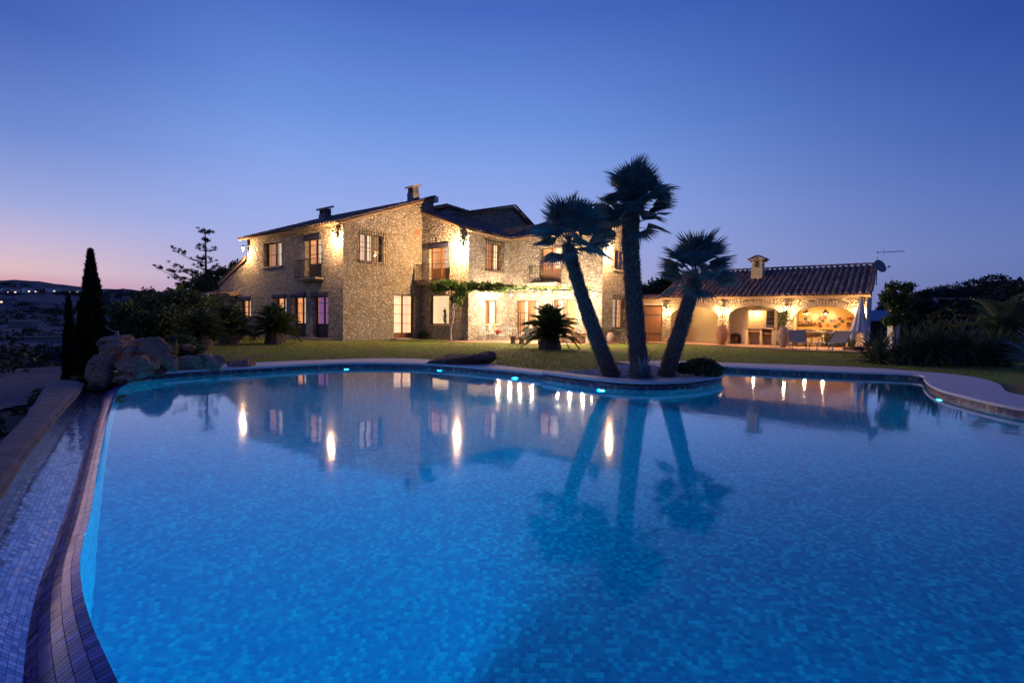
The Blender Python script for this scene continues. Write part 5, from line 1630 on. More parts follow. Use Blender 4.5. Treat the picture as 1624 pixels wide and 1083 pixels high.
# small garden tree at the right of the arcade
t_ = empty('garden_tree', (15.5, 20.9, .1)); tag(t_, 'slim small tree with ragged crown beside the terracotta pots', 'tree')
MB().tube([(0, 0, -.1), (.02, 0, .6), (-.03, .02, 1.3), (0, 0, 2.2)], [.05, .04, .035, .02], 7).tube([(-.03, 0, 1.2), (.35, .1, 1.9), (.5, .1, 2.4)], [.03, .02, .01], 5).tube([(-.02, 0, 1.3), (-.35, -.1, 1.8), (-.45, -.1, 2.2)], [.03, .02, .01], 5).build('trunk', M['branch'], t_)
leaf_cloud('crown', [(0, 0, 2.1, .45, .4, .5), (-.35, 0, 2.35, .35, .3, .3), (.4, 0, 2.2, .35, .3, .35), (.15, 0, 1.6, .4, .35, .35), (-.2, 0, 1.35, .3, .3, .25), (.45, 0, 2.7, .3, .3, .25), (-.1, 0, 2.75, .35, .3, .22), (.6, 0, 1.5, .3, .25, .2)], 3400, .07, M['leaf_green'], t_, 65, 0, .45, .3)
# hillside scrub on the right bank, one by one
BG = 'dark scrub on the bank at the right'
rb_ = random.Random(77)
bl = [(26.5, 34, 2.4, 3.2, 'dark scrub just right of the satellite dish'), (29.5, 38, 2.4, 3.6, 'dark scrub along the skyline left of the concrete frames'), (33, 42, 2.6, 4.2, 'spindly dark scrub standing above the concrete frames'), (37.5, 44, 3.4, 4.4, 'wide dark bush right of the concrete frames'), (41.5, 45, 3.2, 4.3, 'largest dark bush on the skyline near the right edge'), (24.5, 27, 2.4, 2.4, 'dark scrub behind the small garden tree'), (21.5, 24, 2.0, 2.2, 'dark shrub behind the yucca clumps'), (25, 26, 2.4, 2.6, 'dark shrub below the concrete frames'), (23, 21, 2.2, 2.1, 'dark shrub behind the date palms'), (27.5, 27, 2.6, 2.7, 'dark shrub at the right edge of the picture'), (47, 44, 3.2, 2.8, 'low dark scrub falling away at the far right')]
for i, (x, y, r_, h, lb) in enumerate(bl):
    z = hgt(x, y); z = max(z, .09)
    bush('scrub_bush', 'bush', lb, x, y, z - .2, r_, r_ * .8, h if y < 30 else h * .72, 7000, .12, M['leaf_dark'], 80 + i, BG, 12)

# ------------------------------------------------------------------ ROCKS
def ico_pts(sub):
    import bmesh
    bm = bmesh.new(); bmesh.ops.create_icosphere(bm, subdivisions=sub, radius=1)
    v = [tuple(x.co) for x in bm.verts]; f = [tuple(q.index for q in fc.verts) for fc in bm.faces]; bm.free(); return v, f
IV, IF_ = ico_pts(4)
def rock(name, label, loc, size, seed, rz=0, mat='rock', group='boulders piled at the left end of the pool', tilt=(0, 0), blocky=.55, cat='boulder'):
    r_ = random.Random(seed)
    planes = []
    for _ in range(24):
        d = Vector((r_.gauss(0, 1), r_.gauss(0, 1), r_.gauss(0, 1))).normalized(); planes.append((d, r_.uniform(blocky, .85)))
    V = []
    for v in IV:
        p = Vector(v)
        for d, h in planes:
            k = p.dot(d)
            if k > h: p = p - d * (k - h) * .985
        n1 = noise.fractal(p * 1.7 + Vector((seed, 0, 0)), 1.0, 2.0, 4); n2 = noise.fractal(p * 7 + Vector((0, seed, 0)), 1.0, 2.0, 3)
        cr = abs(noise.noise(p * 2.3 + Vector((0, 0, seed)))); p = p * (1 + .10 * n1 + .05 * n2 - .09 * max(0, .12 - cr) / .12)
        V.append((p.x * size[0], p.y * size[1], p.z * size[2]))
    b = MB(); b.v = V; b.f = IF_
    o = b.build(name, M[mat], None, False, loc)
    o.rotation_euler = (tilt[0], tilt[1], rz)
    tag(o, label, cat, group); return o
def at(px, py, Y, cx=812.0):
    """point of the place seen at picture position px, py, Y metres away"""
    d = rt * ((px - 812) / 817.46) - up * ((py - 541.5) / 817.46) + fw
    return Vector((0, 0, CAM_H)) + d * (Y / d.y)
RK = [  # px, py, Y, half width px, half height px, label
 (157, 590, 9.6, 22, 30, 'tall rounded boulder at the left end of the pile, next to the cypress'),
 (183, 556, 10.6, 30, 20, 'pale flat-faced boulder in the upper left of the pile'),
 (190, 541, 11.6, 34, 13, 'boulder at the very back on top of the pile'),
 (209, 582, 9.7, 35, 20, 'broad reddish boulder at the front of the pile by the water'),
 (212, 560, 10.4, 20, 16, 'small dark boulder in the middle of the pile'),
 (244, 556, 10.5, 24, 23, 'upright angular boulder with a pale edge near the pile centre'),
 (262, 574, 10.4, 24, 19, 'dark leaning boulder right of the upright one'),
 (232, 590, 10.1, 30, 12, 'low dark boulder at the water line under the pile'),
 (297, 577, 10.9, 28, 18, 'dark blue-grey squarish boulder right of the pile'),
 (330, 573, 11.1, 26, 18, 'squarish boulder with a warm lit face at the right of the row'),
 (300, 551, 12.4, 13, 6, 'small pale stone lying behind the row of boulders'),
 (381, 578, 11.8, 28, 10, 'low layered slab boulder at the right end of the row'),
 (150, 612, 9.0, 16, 9, 'wet stone at the foot of the pile where the channel begins'),
 (172, 577, 9.9, 17, 13, 'rounded reddish stone wedged between the tall boulder and the front one'),
 (226, 545, 11.4, 17, 9, 'small pale boulder on the skyline of the pile'),
 (278, 588, 10.7, 15, 9, 'small brown stone at the water between the pile and the squarish boulders'),
 (243, 575, 10.0, 13, 10, 'little rust-coloured stone in front of the upright boulder'),
 (196, 601, 9.4, 20, 8, 'flat wet stone under the broad reddish boulder'),
]
for i, (px, py, Y, hwid, hh, lb) in enumerate(RK):
    p = at(px, py, Y); m_ = Y / 817.46
    sx = hwid * m_ * 1.12; sz = hh * m_ * 1.15
    rock('boulder', lb, tuple(p), (sx, max(.12, sx * .75), sz), 100 + i * 7, 0.2 * math.sin(i * 3), 'rock' if i not in (7, 12) else 'rock_dark', tilt=(.1 * math.sin(i), .12 * math.cos(i * 2)))
p = at(722, 573, 13.35)
rock('slab_rock', 'long flat dark rock overhanging the far edge of the pool', (p.x, p.y, .22), (1.05, .55, .2), 301, -.05, 'rock_dark', None, (0, R(-4)), .5, 'rock')
p = at(765, 571, 13.5)
rock('slab_rock', 'smaller brown rock at the right end of the long flat one', (p.x + .05, p.y, .22), (.46, .45, .22), 305, .3, 'rock_dark', None, (.1, R(-8)), .5, 'rock')
# ------------------------------------------------------------------ BED
bedp = offset(tip_s, .3)
bed = [tuple(p) for p in bedp] + [(1.2, 11.6), (2.2, 12.5), (2.9, 13.8)]
sheet('bed_soil', bed, .115, M['soil'])
rnd = random.Random(9)
from mathutils.geometry import intersect_point_line
def inside(x, y, poly_):
    c = False; n = len(poly_); j = n - 1
    for i in range(n):
        xi, yi = poly_[i]; xj, yj = poly_[j]
        if (yi > y) != (yj > y) and x < (xj - xi) * (y - yi) / (yj - yi) + xi: c = not c
        j = i
    return c
b = MB()
oct_v = [(1, 0, 0), (-1, 0, 0), (0, 1, 0), (0, -1, 0), (0, 0, 1), (0, 0, -1)]
oct_f = [(0, 2, 4), (2, 1, 4), (1, 3, 4), (3, 0, 4), (2, 0, 5), (1, 2, 5), (3, 1, 5), (0, 3, 5)]
cnt = 0
while cnt < 5200:
    x = rnd.uniform(.4, 5); y = rnd.uniform(9.3, 14)
    if not inside(x, y, bed): continue
    if rnd.random() < .35 and noise.noise(Vector((x * 1.6, y * 1.6, 0))) > .05: continue
    s_ = rnd.uniform(.012, .03); n0 = len(b.v); a = rnd.uniform(0, PI)
    for v in oct_v:
        vx, vy = v[0] * math.cos(a) - v[1] * math.sin(a), v[0] * math.sin(a) + v[1] * math.cos(a)
        b.v.append((x + vx * s_ * rnd.uniform(.7, 1.3), y + vy * s_, .125 + v[2] * s_ * .6))
    b.f += [tuple(n0 + i for i in q) for q in oct_f]; cnt += 1
tag(b.build('bed_gravel', M['pebble']), kind='stuff')

# lawn blades
g = np.random.default_rng(3); N = 90000
Yd = 12.5 + 17 * g.random(N) ** 1.15; Xd = (g.random(N) * 2 - 1) * Yd * .95
keep = np.ones(N, bool)
polys = [POOL, bed, far_in + far_out[::-1], lobe_in[40:] + lobe_out[::-1][:-60]]
px_, py_ = Xd, Yd
def inside_np(X, Y, P):
    P = np.array([(p[0], p[1]) for p in P]); c = np.zeros(len(X), bool); j = len(P) - 1
    for i in range(len(P)):
        xi, yi = P[i]; xj, yj = P[j]
        if yi != yj:
            m_ = ((yi > Y) != (yj > Y)) & (X < (xj - xi) * (Y - yi) / (yj - yi) + xi); c ^= m_
        j = i
    return c
pave = []
keep &= inside_np(Xd, Yd, OUT[::-1] + INN[::-1])
for p_ in ([(p[0], p[1]) for p in list(far_in) + list(far_out)[::-1]], [(p[0], p[1]) for p in list(lobe_in) + list(lobe_out)[::-1]], bed): keep &= ~inside_np(Xd, Yd, p_)
lx = (Xd - P1.x) * math.cos(HROT) + (Yd - P1.y) * math.sin(HROT); ly = -(Xd - P1.x) * math.sin(HROT) + (Yd - P1.y) * math.cos(HROT)
keep &= ~((lx > -.3) & (ly > -.3)) & ~((lx > 3.5) & (ly < -3.2) & (lx > 3.3 + (-ly - 4.4) * .55) & (ly > -10.6)) & ~((lx > 10.2) & (ly < -9)) & ~((lx > 5.3) & (ly > -3.7))
Xd, Yd = Xd[keep], Yd[keep]; N = len(Xd)
hgt_b = (.018 + .03 * g.random(N)); a = g.random(N) * 2 * PI; wv = .006 + .006 * g.random(N)
c = np.stack([Xd, Yd, np.full(N, LZ - .002)], 1); s_ = np.stack([np.cos(a), np.sin(a), 0 * a], 1) * wv[:, None]
tip = c + np.stack([g.normal(size=N) * .012, g.normal(size=N) * .012, hgt_b], 1)
V = np.stack([c - s_, c + s_, tip], 1).reshape(-1, 3)
lb_ = np_mesh('lawn_grass', V, np.arange(3 * N).reshape(N, 3), M['blade']); tag(lb_, kind='stuff')
# weeds and rough vegetation between wall, track and slope
ws_ = []
rr_ = random.Random(12)
for i in range(170):
    k = rr_.uniform(2.0, 11.9); i0 = int(k); f = k - i0; P_a = Vector(BOUND[i0]); P_b = Vector(BOUND[i0 + 1]); p = P_a.lerp(P_b, f)
    t_ = (P_b - P_a).normalized(); off = rr_.choice([rr_.uniform(4.3, 7.5), rr_.uniform(4.3, 7.5), rr_.uniform(.25, .8)])
    q = p + Vector((-t_.y, t_.x)) * off
    s_ = rr_.uniform(.12, .34) * (1 if off > 1 else .45)
    ws_.append((q.x, q.y, hgt(q.x, q.y) + .1 + s_ * .5, s_, s_, s_ * .7))
o = leaf_cloud('roadside_undergrowth', ws_, 26000, .045, M['leaf_dark'], None, 90); tag(o, kind='stuff')
ws_ = []
for i in range(500):
    d = rr_.uniform(20, 130); az = R(rr_.uniform(-50, -33)); x, y = d * math.sin(az), d * math.cos(az)
    if dist_line(x, y) < 3: continue
    s_ = rr_.uniform(.4, 1.2) * (1 + d / 120); ws_.append((x, y, hgt(x, y) + s_ * .2, s_, s_, s_ * .6))
o = leaf_cloud('slope_scrub', ws_, 90000, .085, M['leaf_dark'], None, 91); tag(o, kind='stuff')
ws_ = []
for i in range(1500):
    d = rr_.uniform(130, 1350); az = R(rr_.uniform(-49, -30)); x, y = d * math.sin(az), d * math.cos(az)
    if noise.noise(Vector((x * .01, y * .01, 4))) < -.05: continue
    s_ = rr_.uniform(1.2, 2.6) * (1 + d / 700); ws_.append((x, y, hgt(x, y) + s_ * .3, s_, s_, s_ * .7))
o = leaf_cloud('valley_trees', ws_, 60000, .9, M['leaf_dark'], None, 92); tag(o, kind='stuff')

# ------------------------------------------------------------------ VINE
t_ = empty('grape_vine', tuple(P1), HROT); tag(t_, 'grape vine with twisted pale trunk climbing onto the pergola', 'vine')
b = MB()
def tw(ph, r, z0=.1, z1=2.5, n=24):
    return [(4.15 + .1 * math.sin(2.2 * q) + r * math.cos(ph + q * 9), -3.55 + r * math.sin(ph + q * 9) - .1 * q, z0 + (z1 - z0) * q) for q in [i / n for i in range(n + 1)]]
b.tube(tw(0, .05), [.05 - .025 * i / 24 for i in range(25)], 7); b.tube(tw(PI, .07, .9, 2.4), .022, 6); b.tube(tw(PI * .5, .06, 1.1, 2.5), .018, 6)
b.build('stem', M['vinebark'], t_, True)
bl = []
rv = random.Random(17)
for i in range(46):
    f = rv.random() ** 1.25
    bl.append((4.1 + 2.9 * f * rv.uniform(.6, 1.1), -2.6 - 3.6 * f + rv.uniform(-.6, .3), 2.98 + rv.uniform(-.15, .28) * (1 - f * .6), .38 * (1.1 - .6 * f), .38 * (1.1 - .6 * f), .22 * (1.1 - .6 * f)))
for i in range(6): bl.append((4.2 + rv.uniform(-.2, .6), -3.4 + rv.uniform(-.6, .3), 2.5 + rv.uniform(-.35, .25), .22, .22, .25))
leaf_cloud('foliage', bl, 5200, .075, M['vine'], t_, 18, 0, .8, .2)
bl = [(7.2 + rv.uniform(-.7, .7), -4.5 - i * .22, 3.0, .3, .3, .06) for i in range(26)]
leaf_cloud('trailing_shoots', bl, 900, .05, M['vine'], t_, 19, 0, .6, .1)

# ------------------------------------------------------------------ PORCH at the far left end
pr = empty('porch', tuple(P1), HROT); tag(pr, 'small tiled porch canopy on pillars at the left end of the house', 'porch')
roof('roof', (-.55, 11.0, 2.62), (0, 1, 0), (1, 0, .28), 4.9, lambda s: (0, 2.0), M['tile'], pr, .24, .4, seed=31)
MB().box(-.4, 11.1, 2.32, -.22, 15.8, 2.53).build('beam', M['wood_dark'], pr)
for y in (11.9, 13.6, 15.6): MB().box(-.45, y - .16, 0, -.12, y + .16, 2.31).build('pillar', M['stone_arch'], pr)
MB().box(1.4, 13.8, 0, 1.6, 15.8, 2.9).build('end_wall', M['stone'], pr)

# ------------------------------------------------------------------ FURNITURE
def metal_chair(name, label, loc, rz, mat, group=None, cat='chair'):
    t_ = empty(name, loc, rz); tag(t_, label, cat, group)
    # faces +x
    b = MB()
    for k in range(6): b.box(-.2 + k * .075, -.21, .44, -.14 + k * .075, .21, .455)
    b.build('seat', mat, t_)
    b = MB().bar((-.21, -.2, .44), (-.3, -.2, .9), .025).bar((-.21, .2, .44), (-.3, .2, .9), .025).bar((-.3, -.2, .89), (-.3, .2, .89), .03).bar((-.235, -.2, .6), (-.235, .2, .6), .02)
    for k in range(5): b.bar((-.235, -.13 + k * .065, .6), (-.3, -.13 + k * .065, .89), .012)
    b.build('backrest', mat, t_)
    for sx in (-.2, .2):
        for sy in (-.2, .2): MB().bar((sx, sy, .44), (sx * 1.15, sy, 0), .025).build('leg', mat, t_)
    return t_
def table(name, label, loc, rz, rx, ry, h, mat, group=None, topz=.03, round_=False, legs=4):
    t_ = empty(name, loc, rz); tag(t_, label, 'table', group)
    (MB().lathe([(rx, h - topz), (rx, h)], 24) if round_ else MB().box(-rx, -ry, h - topz, rx, ry, h)).build('tabletop', mat, t_)
    for sx in (-1, 1):
        for sy in (-1, 1): MB().bar((sx * rx * .65, sy * ry * .65, h - topz), (sx * rx * .8, sy * ry * .8, 0), .03).build('leg', mat, t_)
    return t_
G0 = .125
CG = 'cream metal garden chairs on the terrace'
table('garden_table', 'round cream metal table under the string lights', tuple(hw(7.6, -4.9, G0)), HROT, .42, .42, .72, M['whitemetal'], None, .03, True)
metal_chair('garden_chair', 'cream metal chair left of the round terrace table, seen from the side', tuple(hw(7.2, -4.1, G0)), HROT - 1.2, M['whitemetal'], CG)
metal_chair('garden_chair', 'cream metal chair with its back towards the lawn at the round table', tuple(hw(6.9, -5.2, G0)), HROT + .3, M['whitemetal'], CG)
metal_chair('garden_chair', 'cream metal chair right of the round table, before the doors', tuple(hw(7.9, -5.8, G0)), HROT + 1.9, M['whitemetal'], CG)
metal_chair('garden_chair', 'cream metal chair by the wall beneath the ground-floor window', tuple(hw(6.4, -4.25, G0)), HROT - .5, M['whitemetal'], CG)
t_ = table('low_table', 'low metal table with red flowers in front of the kitchen window', tuple(hw(6.5, -4.9, G0)), HROT, .35, .35, .35, M['whitemetal'])
f_ = empty('flower_pot', tuple(hw(6.5, -4.9, G0 + .35))); tag(f_, 'pot of red geraniums on the low terrace table', 'potted plant')
MB().lathe([(.07, 0), (.1, .12), (.11, .13)], 14).build('pot', M['terracotta'], f_, True)
leaf_cloud('flowers', [(0, 0, .18, .17, .17, .07)], 260, .035, M['flower'], f_, 3)
t_ = empty('plant_stand', tuple(hw(8.8, -4.9, G0)), HROT); tag(t_, 'tall wire shelf stand against the wall beside the french doors', 'shelf stand')
b = MB()
for z in (.4, .8, 1.2, 1.6): b.box(-.12, -.22, z, .12, .22, z + .015)
b.build('shelf', M['iron'], t_)
for sx in (-.12, .12):
    for sy in (-.22, .22): MB().bar((sx, sy, 0), (sx, sy, 1.75), .018).build('leg', M['iron'], t_)
bush('potted_shrub', 'plant', 'round green pot plant behind the terrace table', *tuple(hw(8.6, -5.4, G0)), .3, .3, .75, 1500, .045, M['leaf_green'], 68, None, 6)
# long wooden bench
t_ = empty('garden_bench', tuple(hw(5.15, -7.85, .1)), HROT - PI / 2 + .18); tag(t_, 'long low reddish wooden bench at the edge of the terrace', 'bench')
for k in range(3): MB().box(-.95, -.2 + k * .135, .36, .95, -.075 + k * .135, .41).build('slat', M['wood_pale'], t_)
for x in (-.78, -.3, .72): MB().box(x - .05, -.19, 0, x + .05, .19, .355).build('leg', M['wood_dark'], t_)
# low platform and crates
t_ = tag(MB().box(-.4, -.5, 0, .4, .5, .1).box(-.36, -.46, .11, .36, .46, .16).build('sun_platform', M['wood_pale'], None, loc=hw(7.6, -8.3, G0), rz=HROT), 'low wooden platform on the terrace behind the lit sago palm', 'platform')
t_ = empty('wooden_crate', tuple(hw(7.9, -9.2, G0)), HROT + .2); tag(t_, 'square wicker-brown crate left of the house corner', 'crate')
for z in (0, .14, .28, .42): MB().box(-.3, -.3, z, .3, .3, z + .11).build('slat', M['wood'], t_)
metal_chair('garden_chair', 'wooden chair standing next to the wicker-brown crate', tuple(hw(8.2, -9.75, G0)), HROT + 2.6, M['wood_pale'])
# by wall E
t_ = empty('jar', tuple(hw(9.5, -10.25, .1))); tag(t_, 'plain clay jar at the foot of the right house corner', 'jar')
MB().lathe([(.12, 0), (.2, .15), (.22, .35), (.17, .52), (.12, .56), (.14, .6)], 18).build('body', M['clay_old'], t_, True)
t_ = empty('folding_table', tuple(hw(10.9, -10.4, .1)), HROT); tag(t_, 'green folding table with crossed legs under the barred window', 'table')
for k in range(5): MB().box(-.95, -.3 + k * .12, .72, .95, -.2 + k * .12, .74).build('slat', M['greenmetal'], t_)
for x in (-.7, 0, .7): MB().bar((x - .3, -.24, 0), (x + .3, -.24, .72), .025).bar((x + .3, -.22, 0), (x - .3, -.22, .72), .025).build('crossed_leg', M['greenmetal'], t_)
# amphorae with plants
def amphora(label, x, y, seed, plant, wr=1.0):
    p = hw(x, y, G0); t_ = empty('amphora', tuple(p)); tag(t_, label, 'amphora', 'big clay amphorae by the arcade piers')
    s_ = wr
    MB().lathe([(.13 * s_, 0), (.2 * s_, .12), (.3 * s_, .38), (.33 * s_, .6), (.29 * s_, .8), (.19 * s_, .93), (.17 * s_, .98), (.22 * s_, 1.02), (.21 * s_, 1.04), (.15 * s_, 1.02)], 24).build('body', M['clay_old' if plant == 'grassy' else 'terracotta'], t_, True)
    MB().lathe([(.325 * s_, .56), (.338 * s_, .59), (.325 * s_, .62)], 24).build('rim_band', M['clay_old'], t_, True)
    r_ = random.Random(seed); b = MB()
    o = empty('potted_grass' if plant == 'grassy' else 'potted_twigs', tuple(p + Vector((0, 0, 1.0))))
    tag(o, 'feathery green plant growing out of the right amphora' if plant == 'grassy' else 'sparse grey twigs standing in the left amphora', 'potted plant')
    for i in range(46 if plant == 'grassy' else 26):
        a = r_.uniform(0, 2 * PI); L_ = r_.uniform(.45, .95); sp = r_.uniform(.05, .42)
        q = Vector((math.cos(a) * sp, math.sin(a) * sp, L_)); m = q * .5 + Vector((0, 0, .08))
        b.tube([(0, 0, -.05), m, q], [.007, .005, .002], 4)
    b.build('stem', M['dry'], o)
    if plant == 'grassy': leaf_cloud('foliage', [(0, 0, .45, .33, .33, .42), (.1, 0, .7, .25, .25, .25)], 1600, .04, M['vine'], o, seed, 0, .3, .1)
    else: leaf_cloud('foliage', [(0, 0, .5, .25, .25, .4)], 350, .025, M['dry'], o, seed, 0, .3, .1)
amphora('reddish clay amphora against the pier left of the barbecue arch', 13.2, -15.0, 5, 'twigs')
amphora('weathered grey amphora against the pier left of the dining arch', 13.3, -17.95, 6, 'grassy')
# dining table and chairs
t_ = empty('dining_table', tuple(hw(15.9, -19.05, G0)), HROT); tag(t_, 'long pale dining table under the pendant lamps', 'table')
MB().box(-.4, -1.05, .74, .4, 1.05, .79).build('tabletop', M['plaster_w'], t_)
for sx in (-.33, .33):
    for sy in (-.95, .95): MB().box(sx - .04, sy - .04, 0, sx + .04, sy + .04, .739).build('leg', M['wood_pale'], t_)
DG = 'dark spindle-back dining chairs'
for i, (x, y, rz, lb) in enumerate([(15.25, -18.5, 0, 'dark spindle-back chair at the left of the dining table, nearer side'), (15.25, -19.5, .08, 'dark spindle-back chair at the right of the dining table, nearer side'), (16.6, -18.6, PI, 'dark chair tucked in behind the left half of the dining table'), (16.6, -19.5, PI, 'dark chair tucked in behind the right half of the dining table')]):
    metal_chair('dining_chair', lb, tuple(hw(x, y, G0)), HROT + rz, M['wood_dark'], DG)
for i, (y, lb) in enumerate(((-18.9, 'wooden bowl at the middle of the dining table'), (-19.7, 'wooden bowl at the right end of the dining table'))):
    tag(MB().lathe([(.06, 0), (.15, .06), (.16, .08), (.13, .07), (.05, .02)], 16).build('bowl', M['terracotta'], None, True, hw(15.9, y, G0 + .791)), lb, 'bowl', 'bowls on the dining table')
# sun loungers
def lounger(label, x, y, rz, back):
    t_ = empty('sun_lounger', tuple(hw(x, y, G0)), HROT + rz); tag(t_, label, 'sun lounger', 'grey sun loungers before the dining arch')
    # x away from the lawn; head end at +x
    MB().box(-.95, -.32, .33, .25, .32, .35).build('seat', M['greycloth'], t_)
    q = Matrix.Translation((.25, 0, .34)) @ Matrix.Rotation(-R(back), 4, 'Y')
    MB().box(0, -.32, -.01, .72, .32, .012, q).build('backrest', M['greycloth'], t_)
    b = MB()
    for s_ in (-.335, .335):
        b.bar((-.97, s_, .34), (.3, s_, .34), .03); b.bar((.25, s_, .34), tuple(q @ Vector((.74, s_, 0))), .03)
    b.bar((-.97, -.33, .34), (-.97, .33, .34), .03); b.bar((-.9, -.33, .06), (-.9, .33, .06), .025)
    b.build('frame', M['steel'], t_)
    for sx in (-.9, .15):
        for sy in (-.33, .33): MB().bar((sx, sy, .33), (sx, sy, 0), .03).build('leg', M['steel'], t_)
lounger('left grey sun lounger with raised back, nearest the weathered amphora', 11.0, -18.95, .25, 48)
lounger('right grey sun lounger with raised back, turned slightly, by the parasol', 11.4, -20.35, -.35, 48)
tag(MB().box(-.18, -.18, .3, .18, .18, .33).box(-.02, -.02, 0, .02, .02, .299).build('side_table', M['steel'], None, loc=hw(10.9, -19.7, G0), rz=HROT), 'tiny dark side table between the two sun loungers', 'table')
# closed parasol
t_ = empty('parasol', tuple(hw(13.2, -21.15, .1))); t_.scale = (1, 1, .87); tag(t_, 'folded pale parasol hanging in long pleats at the right end of the arcade', 'parasol')
MB().tube([(0, 0, .1), (0, 0, 2.75)], .025, 8).build('pole', M['whitemetal'], t_)
b = MB(); n = 48; prof = [(.04, 2.72), (.1, 2.4), (.2, 1.7), (.33, 1.05), (.36, .85)]
for j, (r_, z) in enumerate(prof):
    for k in range(n):
        a = 2 * PI * k / n; am = .32 * min(1, j / 2.5); rr_2 = r_ * (1 + am * math.sin(8 * a + .25 * j)); zz = z - (.22 * (math.sin(4 * a + 1)) if j == 4 else 0) - (.12 if j == 4 else 0) * math.sin(8 * a)
        b.v.append((rr_2 * math.cos(a), rr_2 * math.sin(a) * .75, zz))
for j in range(len(prof) - 1):
    for k in range(n): b.f.append((j * n + k, j * n + (k + 1) % n, (j + 1) * n + (k + 1) % n, (j + 1) * n + k))
b.build('canopy', M['parasol'], t_, True)
MB().lathe([(.01, 2.72), (.05, 2.76), (.01, 2.84)], 10).build('finial', M['whitemetal'], t_)
MB().box(-.5, -.4, 0, .5, .4, .12).box(-.3, -.25, .121, .3, .25, .2).build('base', M['iron'], t_)
# pots, plank, chair, shed
for (x, y, r_, lb, h_) in ((15.0, 21.6, .19, 'left terracotta pot next to the slim tree', .3), (14.75, 20.75, .24, 'right, larger terracotta pot in front of the slim tree', .3)):
    q = empty('flower_pot', (x, y, LZ)); tag(q, lb, 'pot', 'terracotta pots by the slim tree')
    MB().lathe([(r_ * .65, 0), (r_, h_ * .85), (r_ * 1.1, h_ * .86), (r_ * 1.1, h_), (r_ * .95, h_), (r_ * .9, h_ * .9)], 20).build('body', M['terracotta'], q, True)
    leaf_cloud('foliage', [(0, 0, h_ + .08, r_ * .9, r_ * .9, .12)], 300, .035, M['leaf_green'], q, int(x))
tag(MB().bar((0, 0, .0), (.55, .1, .75), .03, .16).build('leaning_plank', M['wood_pale'], None, loc=(15.15, 21.35, .1)), 'brown plank leaning diagonally behind the terracotta pots', 'plank')
t_ = empty('white_post', (15.75, 21.3, .09)); tag(t_, 'pale rendered gate post behind the slim tree', 'post')
MB().box(-.15, -.15, 0, .15, .15, 1.25).build('post_body', M['plaster_w'], t_); MB().box(-.19, -.19, 1.251, .19, .19, 1.32).build('post_cap', M['trimstone'], t_)
t_ = empty('tool_shed', (20.9, 29.2, .09), R(-20)); tag(t_, 'small dark lean-to shed with a blue-grey sheet roof beside the arcade', 'shed')
MB().box(-.7, -.3, 0, 1.1, .9, 1.4).build('wall', M['soil'], t_)
b = MB(); n = 18
for i in range(n):
    x0 = -.85 + 2.1 * i / n; x1 = -.85 + 2.1 * (i + 1) / n; dz = .04 * (i % 2)
    b.quad((x0, -.6, 1.42 + dz), (x1, -.6, 1.46 - dz), (x1, 1.0, 2.1 - dz), (x0, 1.0, 2.06 + dz))
b.build('roof', M['tin'], t_)
metal_chair('armchair', 'brown garden chair standing in front of the dark shed', (18.9, 26.6, .1), HROT + PI - .4, M['wood_pale'])
# satellite dish and aerial
p = hw(17.6, -21.5, 0)
t_ = empty('satellite_dish', tuple(hw(17.6, -21.56, 3.6)), HROT); tag(t_, 'grey satellite dish on a mast at the right end of the arcade roof', 'satellite dish')
MB().tube([(0, 0, -.2), (0, 0, 1.55)], .022, 6).build('mast', M['steel'], t_)
MB().bar((0, .2, .1), (0, -.05, .1), .03).bar((0, .2, -.1), (0, -.05, -.1), .03).build('wall_bracket', M['steel'], t_)
q = Matrix.Translation((-.12, -.12, .78)) @ Matrix.Rotation(R(-128), 4, 'Z') @ Matrix.Rotation(R(68), 4, 'Y')
b = MB().lathe([(.02, -.06), (.15, -.05), (.27, -.015), (.36, .03), (.365, .035), (.27, -.005), (.15, -.038), (.02, -.05)], 28)
b.v = [tuple(q @ Vector(v)) for v in b.v]; b.build('dish', M['dish'], t_, True)
b = MB().bar(tuple(q @ Vector((.34, 0, 0))), tuple(q @ Vector((.28, 0, .42))), .02); b.box(-.04, -.04, .38, .04, .04, .48, q @ Matrix.Translation((.25, 0, 0))); b.build('feed_arm', M['steel'], t_)
t2 = empty('tv_aerial', tuple(hw(17.6, -21.56, 5.12)), HROT); tag(t2, 'television aerial with a long boom above the satellite dish', 'aerial')
dr = Vector((.45, -1, .0)).normalized()
b = MB().bar((0, 0, 0), tuple(dr * 1.25 + Vector((0, 0, .06))), .03)
MB.bar(b, tuple(-dr * .03), tuple(-dr * .03 + Vector((0, 0, .07))), .04); b.build('boom', M['steel'], t2)
b = MB()
for i in range(9):
    c = dr * (.28 + i * .11); sd_ = Vector((0, 0, 1)) if i > 1 else Vector((0, 0, 1)); L_ = .22 if i == 0 else .05
    b.bar(c - sd_ * L_, c + sd_ * L_, .012)
b.build('element', M['steel'], t2)
# concrete frames on the bank
for i, (x, y, lb) in enumerate(((33.6, 40.0, 'left pale concrete frame on the dark bank'), (36.1, 40.6, 'right pale concrete frame on the dark bank'))):
    z = hgt(x, y); t_ = empty('concrete_frame', (x, y, 2.0), R(12)); tag(t_, lb, 'concrete frame', 'concrete frames on the bank')
    for s_ in (-1.05, 1.05): MB().box(s_ - .12, -.12, -1.5, s_ + .12, .12, 1.4).build('post', M['chim'], t_)
    MB().box(-1.2, -.13, 1.401, 1.2, .13, 1.5).build('beam', M['chim'], t_)
